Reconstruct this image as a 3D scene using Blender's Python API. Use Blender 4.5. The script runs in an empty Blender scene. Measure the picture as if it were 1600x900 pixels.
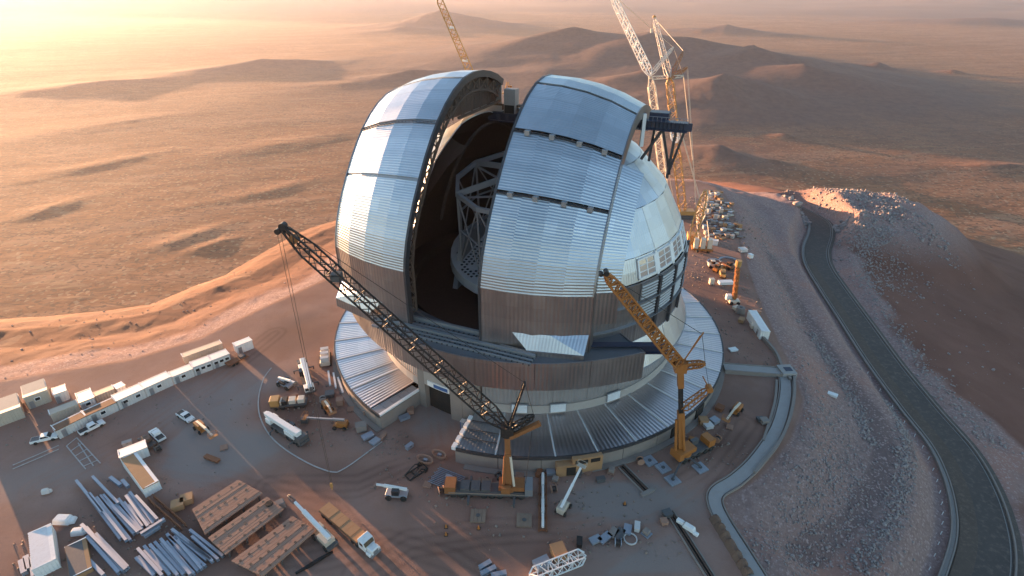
import bpy, math, random
import numpy as np
from math import sin, cos, radians, pi, sqrt, atan2, hypot
from mathutils import Vector, Matrix

random.seed(7)
rng = np.random.default_rng(11)
SC = bpy.context.scene
COL = SC.collection

# ------------------------------------------------------------------ camera
PITCH, YAW, ROLL, CAM_D, CAM_H = radians(28.72), radians(-1.94), radians(0.40), 145.0, 94.6
FPX = 860.0                                   # focal length for a frame 1600 wide
CAM = Vector((0, -CAM_D, CAM_H))

def ray(u, v):
    """direction of a photograph pixel (1600 x 900) in the world"""
    x = (u - 800) / FPX; y = -(v - 450) / FPX
    cr, sr = cos(ROLL), sin(ROLL); x, y = cr * x - sr * y, sr * x + cr * y
    cp, sp = cos(PITCH), sin(PITCH)
    d = (x, cp + y * sp, -sp + y * cp); c, s = cos(YAW), sin(YAW)
    return Vector((c * d[0] + s * d[1], -s * d[0] + c * d[1], d[2]))

def at(u, v, z=0.0):
    """the point of height z that was surveyed at that pixel"""
    d = ray(u, v); t = (z - CAM.z) / d.z
    return CAM + d * t

def at_d(u, v, dist):
    """the point at that ground distance from the camera mast on the line of sight"""
    d = ray(u, v); return CAM + d * (dist / hypot(d.x, d.y))

cam_data = bpy.data.cameras.new("camera"); cam = bpy.data.objects.new("camera", cam_data); COL.objects.link(cam)
_f = ray(800, 450); _r = (ray(800 + FPX, 450) - _f).normalized(); _u = (ray(800, 450 - FPX) - _f).normalized()
_f = _f.normalized()
cam.matrix_world = Matrix(((_r.x, _u.x, -_f.x, CAM.x), (_r.y, _u.y, -_f.y, CAM.y), (_r.z, _u.z, -_f.z, CAM.z), (0, 0, 0, 1)))
cam_data.sensor_width = 36; cam_data.lens = FPX / 1600 * 36
cam_data.clip_start = 1.0; cam_data.clip_end = 250000
SC.camera = cam

# ------------------------------------------------------------------ sky and sun
SUN_AZ, SUN_EL = radians(-51), radians(2.85)    # azimuth from +Y, clockwise; the sun stands just left of the frame
W = bpy.data.worlds.new("World"); SC.world = W; W.use_nodes = True
nt = W.node_tree; bg = nt.nodes["Background"]
sky = nt.nodes.new("ShaderNodeTexSky"); sky.sky_type = 'NISHITA'; sky.sun_disc = False
sky.sun_elevation = SUN_EL; sky.sun_rotation = SUN_AZ
sky.altitude = 2800; sky.air_density = 1.0; sky.dust_density = 1.6; sky.ozone_density = 1.1
nt.links.new(sky.outputs[0], bg.inputs[0]); bg.inputs[1].default_value = 0.15
sun_data = bpy.data.lights.new("sun", 'SUN'); sun = bpy.data.objects.new("sun", sun_data); COL.objects.link(sun)
sun_data.energy = 5.0; sun_data.angle = radians(0.6); sun_data.color = (1.0, 0.54, 0.27)
_s = Vector((sin(SUN_AZ) * cos(SUN_EL), cos(SUN_AZ) * cos(SUN_EL), sin(SUN_EL)))
sun.rotation_euler = (-_s).to_track_quat('-Z', 'Y').to_euler()
SC.view_settings.view_transform = 'Standard'; SC.view_settings.look = 'None'
SC.view_settings.gamma = 1.0; SC.view_settings.use_curve_mapping = False
SC.view_settings.exposure = 2.32
SC.render.engine = 'CYCLES'
SC.cycles.use_denoising = True
SC.cycles.max_bounces = 6; SC.cycles.diffuse_bounces = 3; SC.cycles.glossy_bounces = 3
SC.cycles.volume_bounces = 0; SC.cycles.transparent_max_bounces = 6
SC.cycles.sample_clamp_indirect = 8.0

# ------------------------------------------------------------------ helpers
class MB:
    """collects shapes, then links them as ONE mesh object"""
    def __init__(s): s.v = []; s.f = []; s.mi = []
    def add(s, vs, fs, m=0):
        o = len(s.v); s.v += [tuple(p) for p in vs]
        for f in fs: s.f.append(tuple(i + o for i in f)); s.mi.append(m)
        return s
    def box(s, c, size, rz=0.0, m=0, taper=1.0):
        x, y, z = size[0] / 2, size[1] / 2, size[2] / 2; ca, sa = cos(rz), sin(rz); P = []
        for k, (a, b, h) in enumerate(((-x, -y, -z), (x, -y, -z), (x, y, -z), (-x, y, -z), (-x, -y, z), (x, -y, z), (x, y, z), (-x, y, z))):
            if k > 3: a *= taper; b *= taper
            P.append((c[0] + a * ca - b * sa, c[1] + a * sa + b * ca, c[2] + h))
        return s.add(P, [(0, 3, 2, 1), (4, 5, 6, 7), (0, 1, 5, 4), (1, 2, 6, 5), (2, 3, 7, 6), (3, 0, 4, 7)], m)
    def obox(s, c, ax, ay, az, m=0):
        c, ax, ay, az = Vector(c), Vector(ax), Vector(ay), Vector(az)
        P = [c + ax * i + ay * j + az * k for (i, j, k) in ((-1, -1, -1), (1, -1, -1), (1, 1, -1), (-1, 1, -1), (-1, -1, 1), (1, -1, 1), (1, 1, 1), (-1, 1, 1))]
        return s.add(P, [(0, 3, 2, 1), (4, 5, 6, 7), (0, 1, 5, 4), (1, 2, 6, 5), (2, 3, 7, 6), (3, 0, 4, 7)], m)
    def bar(s, a, b, w, h=None, m=0, up=(0, 0, 1)):
        a, b = Vector(a), Vector(b); d = b - a; L = d.length
        if L < 1e-6: return s
        d /= L; up = Vector(up)
        if abs(d.dot(up)) > 0.98: up = Vector((1, 0, 0))
        x = d.cross(up).normalized(); y = x.cross(d)
        return s.obox((a + b) / 2, x * (w / 2), d * (L / 2), y * ((h or w) / 2), m)
    def tube(s, a, b, r, n=8, r2=None, m=0, caps=True):
        a, b = Vector(a), Vector(b); d = b - a; L = d.length
        if L < 1e-6: return s
        d /= L; up = Vector((0, 0, 1)) if abs(d.z) < 0.95 else Vector((1, 0, 0))
        x = d.cross(up).normalized(); y = d.cross(x); r2 = r if r2 is None else r2; P = []
        for q, rr in ((a, r), (b, r2)):
            for k in range(n):
                t = 2 * pi * k / n; P.append(q + x * (rr * cos(t)) + y * (rr * sin(t)))
        F = [(k, (k + 1) % n, n + (k + 1) % n, n + k) for k in range(n)]
        if caps: F += [tuple(range(n - 1, -1, -1)), tuple(range(n, 2 * n))]
        return s.add(P, F, m)
    def path(s, pts, r, n=5, m=0):
        for a, b in zip(pts, pts[1:]): s.tube(a, b, r, n, m=m)
        return s
    def prism(s, poly, z0, z1, m=0):
        n = len(poly); P = [(p[0], p[1], z0) for p in poly] + [(p[0], p[1], z1) for p in poly]
        F = [tuple(range(n - 1, -1, -1)), tuple(range(n, 2 * n))] + [(k, (k + 1) % n, n + (k + 1) % n, n + k) for k in range(n)]
        return s.add(P, F, m)
    def extrude(s, poly, d, m=0):
        """closed 3-D polygon pushed along the vector d"""
        n = len(poly); d = Vector(d); P = [Vector(p) for p in poly] + [Vector(p) + d for p in poly]
        F = [tuple(range(n - 1, -1, -1)), tuple(range(n, 2 * n))] + [(k, (k + 1) % n, n + (k + 1) % n, n + k) for k in range(n)]
        return s.add(P, F, m)
    def arc(s, a0, a1, prof, n, m=0, closed=True, cap=True):
        """profile of (radius, height) pairs swept about the z axis between azimuths (from -Y, towards +X)"""
        k = len(prof); P = []
        for i in range(n + 1):
            a = a0 + (a1 - a0) * i / n
            for (r, z) in prof: P.append((r * sin(a), -r * cos(a), z))
        F = []
        for i in range(n):
            for j in range(k if closed else k - 1):
                j2 = (j + 1) % k; F.append((i * k + j, (i + 1) * k + j, (i + 1) * k + j2, i * k + j2))
        if cap and closed: F += [tuple(range(k - 1, -1, -1)), tuple(n * k + j for j in range(k))]
        return s.add(P, F, m)
    def mesh(s, name):
        me = bpy.data.meshes.new(name); me.from_pydata(s.v, [], s.f)
        if any(s.mi): me.polygons.foreach_set('material_index', s.mi)
        me.update(); return me
    def build(s, name, mat, parent=None, smooth=False, bevel=0.0):
        me = s.mesh(name)
        for mm in (mat if isinstance(mat, (list, tuple)) else [mat]): me.materials.append(mm)
        o = bpy.data.objects.new(name, me); COL.objects.link(o)
        if parent: o.parent = parent
        if smooth: me.polygons.foreach_set('use_smooth', [True] * len(me.polygons))
        if bevel:
            b = o.modifiers.new('bevel', 'BEVEL'); b.width = bevel; b.segments = 1; b.limit_method = 'ANGLE'
        return o

def tag(o, label=None, cat=None, group=None, kind=None):
    if label: o['label'] = label
    if cat: o['category'] = cat
    if group: o['group'] = group
    if kind: o['kind'] = kind
    return o

def thing(name, label, cat, loc=(0, 0, 0), rz=0.0, group=None):
    o = bpy.data.objects.new(name, None); COL.objects.link(o); o.empty_display_size = 1
    o.location = loc; o.rotation_euler = (0, 0, rz)
    return tag(o, label, cat, group)

def kids(o): return [c for c in bpy.data.objects if c.parent is o]
def copy_tree(o, parent=None):
    c = o.copy(); COL.objects.link(c)
    if parent: c.parent = parent
    for ch in list(o.children): copy_tree(ch, c)
    return c
def copy_thing(o, loc, rz, label, scale=None):
    c = copy_tree(o); c.location = loc; c.rotation_euler = (0, 0, rz); c['label'] = label
    if scale: c.scale = scale
    return c

# ------------------------------------------------------------------ materials
def N(nt, t, **kw):
    n = nt.nodes.new(t)
    for k, v in kw.items():
        if k in n.inputs: n.inputs[k].default_value = v
        else: setattr(n, k, v)
    return n
def new_mat(name):
    m = bpy.data.materials.new(name); m.use_nodes = True
    return m, m.node_tree, m.node_tree.nodes['Principled BSDF']

def painted(name, col, rough=0.5, metal=0.0, var=0.12, scale=0.6, bump=0.0, dust=0.25, spec=0.4):
    """plain surface with blotchy wear and a little desert dust"""
    m, nt, b = new_mat(name); L = nt.links
    tc = N(nt, 'ShaderNodeTexCoord'); no = N(nt, 'ShaderNodeTexNoise', Scale=scale, Detail=6.0, Roughness=0.65)
    L.new(tc.outputs['Object'], no.inputs['Vector'])
    mx = N(nt, 'ShaderNodeMix', data_type='RGBA'); mx.inputs[6].default_value = tuple(c * (1 - var) for c in col) + (1,)
    mx.inputs[7].default_value = tuple(min(1, c * (1 + var)) for c in col) + (1,); L.new(no.outputs['Fac'], mx.inputs[0])
    n2 = N(nt, 'ShaderNodeTexNoise', Scale=scale * 3.1, Detail=8.0, Roughness=0.7); L.new(tc.outputs['Object'], n2.inputs['Vector'])
    mr = N(nt, 'ShaderNodeMapRange'); mr.inputs[1].default_value = 0.5; mr.inputs[2].default_value = 0.75; mr.inputs[4].default_value = dust
    L.new(n2.outputs['Fac'], mr.inputs[0])
    m2 = N(nt, 'ShaderNodeMix', data_type='RGBA'); L.new(mr.outputs[0], m2.inputs[0]); L.new(mx.outputs[2], m2.inputs[6])
    m2.inputs[7].default_value = (0.30, 0.215, 0.16, 1); L.new(m2.outputs[2], b.inputs['Base Color'])
    b.inputs['Roughness'].default_value = rough; b.inputs['Metallic'].default_value = metal
    b.inputs['Specular IOR Level'].default_value = spec
    if bump:
        bp = N(nt, 'ShaderNodeBump', Strength=bump, Distance=0.05); L.new(n2.outputs['Fac'], bp.inputs['Height']); L.new(bp.outputs[0], b.inputs['Normal'])
    return m
# ------------------------------------------------------------------ numpy noise
def _hash(ix, iy, seed):
    h = (ix.astype(np.int64) * 374761393 + iy.astype(np.int64) * 668265263 + seed * 974634721) & 0xffffffff
    h = ((h ^ (h >> 13)) * 1274126177) & 0xffffffff
    return ((h ^ (h >> 16)) & 0xffff) / 65535.0
def vnoise(x, y, seed=0):
    ix, iy = np.floor(x), np.floor(y); fx, fy = x - ix, y - iy
    fx = fx * fx * fx * (fx * (fx * 6 - 15) + 10); fy = fy * fy * fy * (fy * (fy * 6 - 15) + 10)
    a, b = _hash(ix, iy, seed), _hash(ix + 1, iy, seed); c, d = _hash(ix, iy + 1, seed), _hash(ix + 1, iy + 1, seed)
    return (a + (b - a) * fx) * (1 - fy) + (c + (d - c) * fx) * fy
def fbm(x, y, oct=4, seed=0, gain=0.5):
    t = 0; a = 1.0; s = 0
    for k in range(oct):
        t = t + a * (vnoise(x, y, seed + k * 17) - 0.5); s += a; a *= gain; x = x * 2.03 + 13.1; y = y * 2.03 - 7.7
    return t / s * 2
def ridged(x, y, oct=4, seed=0):
    t = 0; a = 1.0; s = 0
    for k in range(oct):
        t = t + a * (1 - np.abs(2 * vnoise(x, y, seed + k * 13) - 1)); s += a; a *= 0.5; x = x * 2.1 + 5.3; y = y * 2.1 + 9.9
    return t / s
def sstep(a, b, x):
    t = np.clip((x - a) / (b - a), 0, 1); return t * t * (3 - 2 * t)

PAD = [(44, -84), (41, -69), (41, -62), (51, -55.5), (63, -43), (71.5, -29), (74, -16), (76, 2), (79, 25), (83, 47), (91, 85), (99, 119),
       (101, 146), (92, 156), (40, 160), (-20, 128), (-62, 72), (-74, 30), (-90, 6), (-99, -9), (-113, -21), (-142, -32), (-172, -38), (-215, -60), (-215, -260), (44, -260)]
ROAD_PX = [(1236, 322, -20), (1262, 335, -19), (1281, 348, -18), (1283, 366, -17.5), (1276, 390, -17), (1280, 415, -16.5), (1302, 450, -16), (1340, 505, -15.5), (1385, 570, -15), (1440, 640, -14.5),
           (1490, 700, -14), (1520, 755, -14), (1537, 810, -14), (1541, 860, -14), (1530, 915, -14.2), (1505, 985, -14.5), (1450, 1080, -15)]
ROAD = [at(*p) for p in ROAD_PX]
def catmull(P, n):
    out = []
    for i in range(len(P) - 1):
        p0, p1, p2, p3 = P[max(i - 1, 0)], P[i], P[i + 1], P[min(i + 2, len(P) - 1)]
        for k in range(n):
            t = k / n
            out.append(0.5 * ((2 * p1) + (p2 - p0) * t + (2 * p0 - 5 * p1 + 4 * p2 - p3) * t * t + (3 * p1 - p0 - 3 * p2 + p3) * t ** 3))
    out.append(P[-1].copy()); return out
ROADC = catmull(ROAD, 6)

def seg_dist(X, Y, pts, closed=False):
    """distance to a polyline and the height interpolated along it"""
    best = np.full(X.shape, 1e18); bz = np.zeros(X.shape); bs = np.zeros(X.shape); n = len(pts)
    for i in range(n if closed else n - 1):
        a, b = pts[i], pts[(i + 1) % n]; dx, dy = b[0] - a[0], b[1] - a[1]; L2 = dx * dx + dy * dy + 1e-9
        t = np.clip(((X - a[0]) * dx + (Y - a[1]) * dy) / L2, 0, 1)
        d = (X - a[0] - t * dx) ** 2 + (Y - a[1] - t * dy) ** 2; mk = d < best; best = np.where(mk, d, best)
        if len(a) > 2: bz = np.where(mk, a[2] + (b[2] - a[2]) * t, bz)
        bs = np.where(mk, ((X - a[0]) * dy - (Y - a[1]) * dx) / math.sqrt(L2), bs)
    return np.sqrt(best), bz, bs
def inside(X, Y, poly):
    c = np.zeros(X.shape, bool); n = len(poly)
    for i in range(n):
        (x0, y0), (x1, y1) = poly[i], poly[(i + 1) % n]
        if y0 == y1: continue
        c ^= ((y0 > Y) != (y1 > Y)) & (X < (x1 - x0) * (Y - y0) / (y1 - y0) + x0)
    return c

def hill_at(px, py, k):
    """summit on the line of sight of a pixel: k is its distance, or (below 400) its height over the plain"""
    d = ray(px, py)
    if k < 400: k = (CAM.z + 432 - k) / -d.z * hypot(d.x, d.y)
    return CAM + d * (k / hypot(d.x, d.y))
# far hills: (pixel of the summit, distance or height, half widths along and across, plan angle)
HILLS = [(330, 58, 11500, 1600, 520, 8), (520, 30, 13500, 2200, 700, 0), (985, 26, 12500, 1900, 620, -6), (1180, 34, 11500, 1500, 520, 5), (1400, 40, 13000, 2300, 600, -4), (1540, 28, 12500, 1700, 620, 0), (1330, 50, 9500, 1000, 330, -8), (640, 22, 14500, 2000, 700, 4), (690, 12, 8600, 1000, 760, 10), (640, 40, 7600, 700, 420, 0), (745, 38, 8000, 650, 420, -20), (560, 34, 10500, 1400, 700, 0), (460, 14, 16000, 2600, 1300, 5), (835, 34, 9500, 1000, 600, -10), (250, 56, 9500, 1700, 800, 10), (60, 72, 8200, 1500, 700, 0),
         (905, 40, 4400, 1250, 1300, 8), (1000, 52, 4150, 1100, 1200, 0), (1090, 60, 3950, 1150, 1150, -8), (1185, 72, 3800, 1050, 950, -14), (1270, 98, 3500, 850, 600, -14), (840, 66, 4800, 900, 900, 30), (1020, 100, 3100, 700, 620, 0), (1130, 112, 2900, 600, 520, -8), (1130, 36, 8200, 800, 420, -5), (1060, 44, 8400, 700, 400, 0), (1230, 52, 7900, 800, 380, -8),
         (900, 150, 60, 500, 240, 15), (1120, 224, 80, 300, 120, -25), (1215, 252, 50, 240, 90, -25), (420, 92, 90, 900, 330, 10), (640, 104, 110, 620, 260, 15), (1560, 258, 50, 360, 130, 30),
         (740, 160, 40, 420, 170, 18), (180, 124, 50, 900, 260, 8), (1375, 96, 100, 220, 120, 0), (1320, 101, 70, 160, 80, 0), (1222, 208, 60, 130, 55, -5), (1490, 104, 70, 180, 90, 0), (1160, 178, 30, 280, 80, -8), (1430, 240, 14, 320, 80, -15), (1280, 160, 24, 380, 110, -10),
         (75, 330, 10, 80, 30, 30), (300, 372, 10, 70, 28, 25), (335, 387, 8, 50, 22, 20), (520, 212, 18, 240, 80, 15), (440, 230, 16, 220, 70, 15), (200, 192, 16, 380, 110, 10), (430, 300, 9, 160, 40, 18), (150, 262, 9, 240, 50, 14)]

def bump(X, Y, z, p, px, py, sx, sy, ang):
    """a rocky desert hill: a peaked crest line broken by spurs and gullies that run down its flanks"""
    a = radians(ang) + atan2(-(p.x - CAM.x), p.y - CAM.y); ca, sa = cos(a), sin(a)
    dx, dy = X - p.x, Y - p.y; u, v = dx * ca + dy * sa, -dx * sa + dy * ca; k = int(px) + 3
    u = u + sx * 0.16 * fbm(X / sx * 1.4, Y / sx * 1.4, 3, k); v = v + sy * 0.28 * fbm(X / sx * 1.7, Y / sx * 1.7, 3, k + 300)
    q = np.sqrt((u / sx) ** 2 + (v / sy) ** 2); top = max(p.z + 430, 4)
    spur = ridged(X / sy * 0.9, Y / sy * 0.9, 5, k + 7)
    g = np.exp(-q * 1.15 - 0.35 * q ** 2) * (0.72 + 0.45 * spur * np.clip(q * 1.6, 0, 1) + 0.28 * (1 - np.clip(q * 1.6, 0, 1))); fade = 1 - sstep(2.2, 3.1, q)
    return top * g * fade
HILL = {}
def plains(X, Y):
    R = np.hypot(X, Y)
    z = -430 + 34 * fbm(X / 3600, Y / 3600, 3, 5) - 14 * sstep(2500, 9000, R)
    ca, sa = cos(0.32), sin(0.32); U, V = X * ca + Y * sa, -X * sa + Y * ca          # drainage runs down to the left
    warp = 140 * fbm(X / 900, Y / 900, 3, 31)
    near = 1 - sstep(3500, 9000, R)
    z += (3.6 * (ridged((U + warp) / 1300, (V + warp) / 420, 4, 40) - 0.55) + 0.6 * fbm(U / 170, (V + warp * 0.3) / 60, 4, 77) + 0.55 * (ridged((U + warp * 0.4) / 260, (V + warp * 0.5) / 90, 4, 141) - 0.6)) * (0.3 + 0.7 * near)
    z0 = z.copy()
    for (px, py, dist, sx, sy, ang) in HILLS:
        p = hill_at(px, py, dist); near_ = np.nonzero(np.hypot(X - p.x, Y - p.y) < 3.2 * sx + 200)
        if not len(near_[0]): continue
        h = bump(X[near_], Y[near_], None, p, px, py, sx, sy, ang); Hh = z[near_] - z0[near_]; kk = 14.0 + 0.12 * np.minimum(h, Hh)
        z[near_] = z0[near_] + 0.5 * (h + Hh + np.sqrt((h - Hh) ** 2 + kk * np.minimum(kk, 4 * np.minimum(h, Hh) + 1e-3)))
    far = sstep(10500, 25000, R)                                                      # the high range along the horizon
    z += far * (560 + 420 * fbm(X / 6000, Y / 6000, 4, 91)) * (0.55 + 0.45 * ridged(X / 14000, Y / 14000, 4, 55))
    HILL['h'] = z - z0
    return z

def terrain_z(X, Y):
    d, _, _ = seg_dist(X, Y, PAD, True); ins = inside(X, Y, PAD); d = np.where(ins, 0, d)
    right = sstep(-10, 25, X - 0.25 * np.maximum(Y - 130, 0))
    zl = np.interp(d, [0, 6, 16, 26, 38, 48, 56, 300, 600, 740], [0, -0.8, -2.6, -5.0, -5.6, -8.2, -11, -172, -385, -440])
    zr = np.interp(d, [0, 3, 10, 20, 28, 40, 62, 90, 300, 700, 1100, 1400], [0, -0.5, -3.6, -7.5, -9.6, -13.5, -16.5, -23, -88, -222, -352, -440])
    zb = np.interp(d, [0, 4, 20, 62, 90, 370, 750, 1000], [0, -0.8, -6, -22, -36, -170, -340, -440])
    z = zl * (1 - right) + zr * right; back = sstep(125, 190, Y) * (1 - sstep(110, 200, X)) * sstep(-260, -60, X)
    z = z * (1 - back) + zb * back
    rough = sstep(1, 7, d)
    gull = (ridged((X * 0.85 + Y * 0.53) / 190, (Y * 0.85 - X * 0.53) / 60, 4, 3) - 0.55) * np.clip((d - 60) / 40, 0, 3.2) + fbm(X / 22, Y / 22, 4, 8) * np.clip((d - 40) / 60, 0, 0.5)
    z = z + rough * (0.42 * fbm(X / 7, Y / 7, 4, 21)) + gull
    bench = rough * right * (1 - sstep(34, 44, d)) * 0.9 * np.sin(d / 3.4 + 1.2 * fbm(X / 40, Y / 40, 2, 66))
    z = z + bench
    # rocky knoll beyond the road at the back right
    k = at(1345, 296, 0); kx, ky = X - (k.x + 8), Y - (k.y + 4)
    kq = np.sqrt((kx * 0.92 + ky * 0.39) ** 2 / 58 ** 2 + (-kx * 0.39 + ky * 0.92) ** 2 / 42 ** 2)
    knoll = 1 - sstep(0.35, 1.7, kq)
    z = z * (1 - knoll) + knoll * (-8.5 + 2.4 * fbm(X / 10, Y / 10, 5, 5) - 0.05 * kx)
    P = plains(X, Y); z = np.maximum(z, P) + 18 * np.exp(-np.abs(z - P) / 22) * sstep(120, 400, d)
    # road bed
    rd, rz, side = seg_dist(X, Y, [tuple(p) for p in ROADC])
    bed = 1 - sstep(6.8, 15, rd)
    z = z * (1 - bed) + (rz - 0.45) * bed
    # the platform itself: graded flat, faint ruts
    z = np.where(ins, 0.05 * fbm(X / 9, Y / 9, 3, 2) - 0.03, z)
    return z, d, rd, knoll, right

def sheet(name, th, rr):
    T, Rr = np.meshgrid(th, rr); X = T * 0 + Rr * np.sin(T); Y = Rr * np.cos(T) - 150.0
    z, d, rd, knoll, right = terrain_z(X, Y); n, m = X.shape
    co = np.stack([X, Y, z], -1).reshape(-1, 3)
    i = np.arange(n * m).reshape(n, m); q = np.stack([i[:-1, :-1], i[:-1, 1:], i[1:, 1:], i[1:, :-1]], -1).reshape(-1, 4)
    return co, q, d, rd, knoll, right, X, Y
TH = np.concatenate([np.radians(np.arange(-180, -56, 4.0)), np.radians(np.arange(-56, 56.01, 0.2)), np.radians(np.arange(60, 180.1, 4.0))])
RR = np.concatenate([[0.5, 15, 30], 38 * 1.0052 ** np.arange(0, 470), 38 * 1.0052 ** 469 * 1.0085 ** np.arange(1, 640)])
RR = RR[RR < 90000]
co, q, d, rd, knoll, right, X, Y = sheet('terrain', TH, RR)
me = bpy.data.meshes.new('terrain'); me.vertices.add(len(co)); me.vertices.foreach_set('co', co.ravel())
me.loops.add(q.size); me.loops.foreach_set('vertex_index', q.ravel().astype(np.int32))
me.polygons.add(len(q)); me.polygons.foreach_set('loop_start', np.arange(0, q.size, 4, dtype=np.int32))
me.polygons.foreach_set('loop_total', np.full(len(q), 4, np.int32)); me.polygons.foreach_set('use_smooth', np.ones(len(q), bool))
me.update(calc_edges=True)
# what the ground is made of at each point: pad grit, grey crushed rock, brown mountain soil, orange desert
edge = d + 7 * fbm(X / 26, Y / 26, 4, 61)
m_pad = 1 - sstep(0.0, 2.5, d)
gr_lim = np.where(right > 0.5, 58 + 8 * fbm(X / 30, Y / 30, 3, 9), 9)
m_gravel = np.maximum((1 - sstep(-4, 5, edge - gr_lim)) * (1 - m_pad), knoll)
m_desert = np.where(right > 0.5, sstep(250, 900, d), 0.42 * sstep(6, 30, d) + 0.58 * sstep(60, 400, d)) * (1 - knoll)
streak = ridged((X * 0.95 + Y * 0.32) / 700 + 0.4 * fbm(X / 500, Y / 500, 3, 4), (Y * 0.95 - X * 0.32) / 120, 4, 19)
for rpx, wd in (([(-60, 602), (0, 588), (120, 564), (250, 528), (400, 481), (500, 450)], 3.6), ([(0, 612), (130, 588), (260, 552), (400, 500), (510, 458)], 2.0), ([(140, 606), (190, 590), (260, 573)], 4.5), ([(-40, 520), (60, 508), (160, 488)], 3.0)):
    dd, _, _ = seg_dist(X, Y, [tuple(at(*p, -8)) for p in rpx]); m_desert = m_desert * (1 - 0.85 * (1 - sstep(wd * 0.7, wd * 1.2, dd + 1.2 * fbm(X / 9, Y / 9, 3, 8))))
rgba = np.stack([m_pad, m_gravel, m_desert, streak], -1).reshape(-1, 4).astype(np.float32)
rocky = sstep(8, 70, HILL['h'] + 12 * fbm(X / 220, Y / 220, 3, 14)).ravel().astype(np.float32)
at3 = me.attributes.new('rocky', 'FLOAT', 'POINT'); at3.data.foreach_set('value', rocky)
at_ = me.attributes.new('cover', 'FLOAT_COLOR', 'POINT'); at_.data.foreach_set('color', rgba.ravel())

PATCH = [(330, 715, 9, 6, 1), (300, 640, 16, 9, .8), (400, 600, 14, 8, .7), (380, 690, 16, 7, .6), (1010, 775, 13, 6, 1), (940, 790, 10, 5, .7), (700, 650, 9, 6, .5), (620, 700, 10, 5, .4), (120, 730, 14, 5, .5), (40, 760, 14, 6, .5), (960, 880, 14, 5, .5),
         (1130, 690, 12, 7, -.7), (1150, 620, 9, 8, -.5), (640, 690, 5, 3, -.7), (450, 640, 12, 9, -.8), (560, 740, 14, 5, -.5), (760, 860, 14, 5, -.6), (300, 850, 20, 8, -.7), (150, 800, 20, 8, -.5), (1000, 740, 8, 4, -.5), (660, 640, 6, 5, .5), (1110, 450, 14, 22, -.6), (470, 520, 14, 16, -.7)]
pale = np.zeros(X.shape)
for (px, py, rx, ry, k) in PATCH:
    p = at(px, py, 0); q_ = ((X - p.x) / rx) ** 2 + ((Y - p.y) / ry) ** 2; mk = q_ < 9
    pale[mk] += (k * np.exp(-(q_[mk] * (1 + 0.6 * fbm(X[mk] / 5, Y[mk] / 5, 3, int(px)))) ** 1.3))
TRK = [[(560, 900), (640, 850), (760, 830), (900, 825), (1010, 800), (1100, 740), (1160, 660)], [(60, 760), (200, 690), (330, 600), (430, 520)], [(420, 760), (560, 760), (700, 700), (690, 640)], [(440, 880), (600, 850), (700, 880), (740, 905)], [(180, 720), (350, 740), (520, 800), (600, 900)]]
for ti, tr_ in enumerate(TRK):
    for off in (-1.1, 1.1):
        pts_ = [tuple(at(*p)) for p in tr_]; mk = (d < 0.5) & (np.abs(X) < 140) & (Y > -150) & (Y < 60)
        dd, _, sd = seg_dist(X[mk], Y[mk], pts_); dd = np.abs(dd + 0.4 * fbm(X[mk] / 8, Y[mk] / 8, 2, ti) - (1.1 if off > 0 else 3.0)); pale[mk] -= 0.32 * np.exp(-(dd / 0.45) ** 2)
GREY = [[(424, 582), (360, 622), (300, 655), (262, 690), (250, 735), (300, 768), (370, 748), (445, 702), (424, 682), (405, 650), (406, 612)], [(640, 668), (690, 640), (750, 668), (712, 700), (650, 700)], [(905, 770), (960, 752), (1030, 756), (1070, 790), (990, 812), (900, 806)], [(930, 900), (1000, 850), (1050, 825), (1110, 900)]]
for gp in GREY:
    pl = [tuple(at(*p))[:2] for p in gp]; mk = (d < 0.5) & (np.abs(X) < 140) & (Y > -150) & (Y < 60); xx, yy = X[mk] + 0.8 * fbm(X[mk] / 4, Y[mk] / 4, 3, 6), Y[mk] + 0.8 * fbm(X[mk] / 4, Y[mk] / 4, 3, 7)
    dd, _, _ = seg_dist(xx, yy, [(a_, b_) for a_, b_ in pl], True); pale[mk] += 0.45 * np.where(inside(xx, yy, pl), sstep(0, 1.2, dd), 0)
for lpx, wd in (([(1205, 400), (1262, 500), (1320, 585), (1372, 650), (1385, 700), (1372, 760), (1325, 818), (1240, 880)], 2.6), ([(1380, 560), (1420, 640), (1432, 700)], 1.4)):
    mk = (d > 0) & (d < 60) & (right > 0.5); dd, _, _ = seg_dist(X[mk], Y[mk], [tuple(at(*p, -7)) for p in lpx]); pale[mk] -= 0.75 * (1 - sstep(wd * 0.7, wd * 1.4, dd + 1.0 * fbm(X[mk] / 6, Y[mk] / 6, 3, 8)))
at2 = me.attributes.new('pale', 'FLOAT', 'POINT'); at2.data.foreach_set('value', pale.ravel().astype(np.float32))
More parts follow.
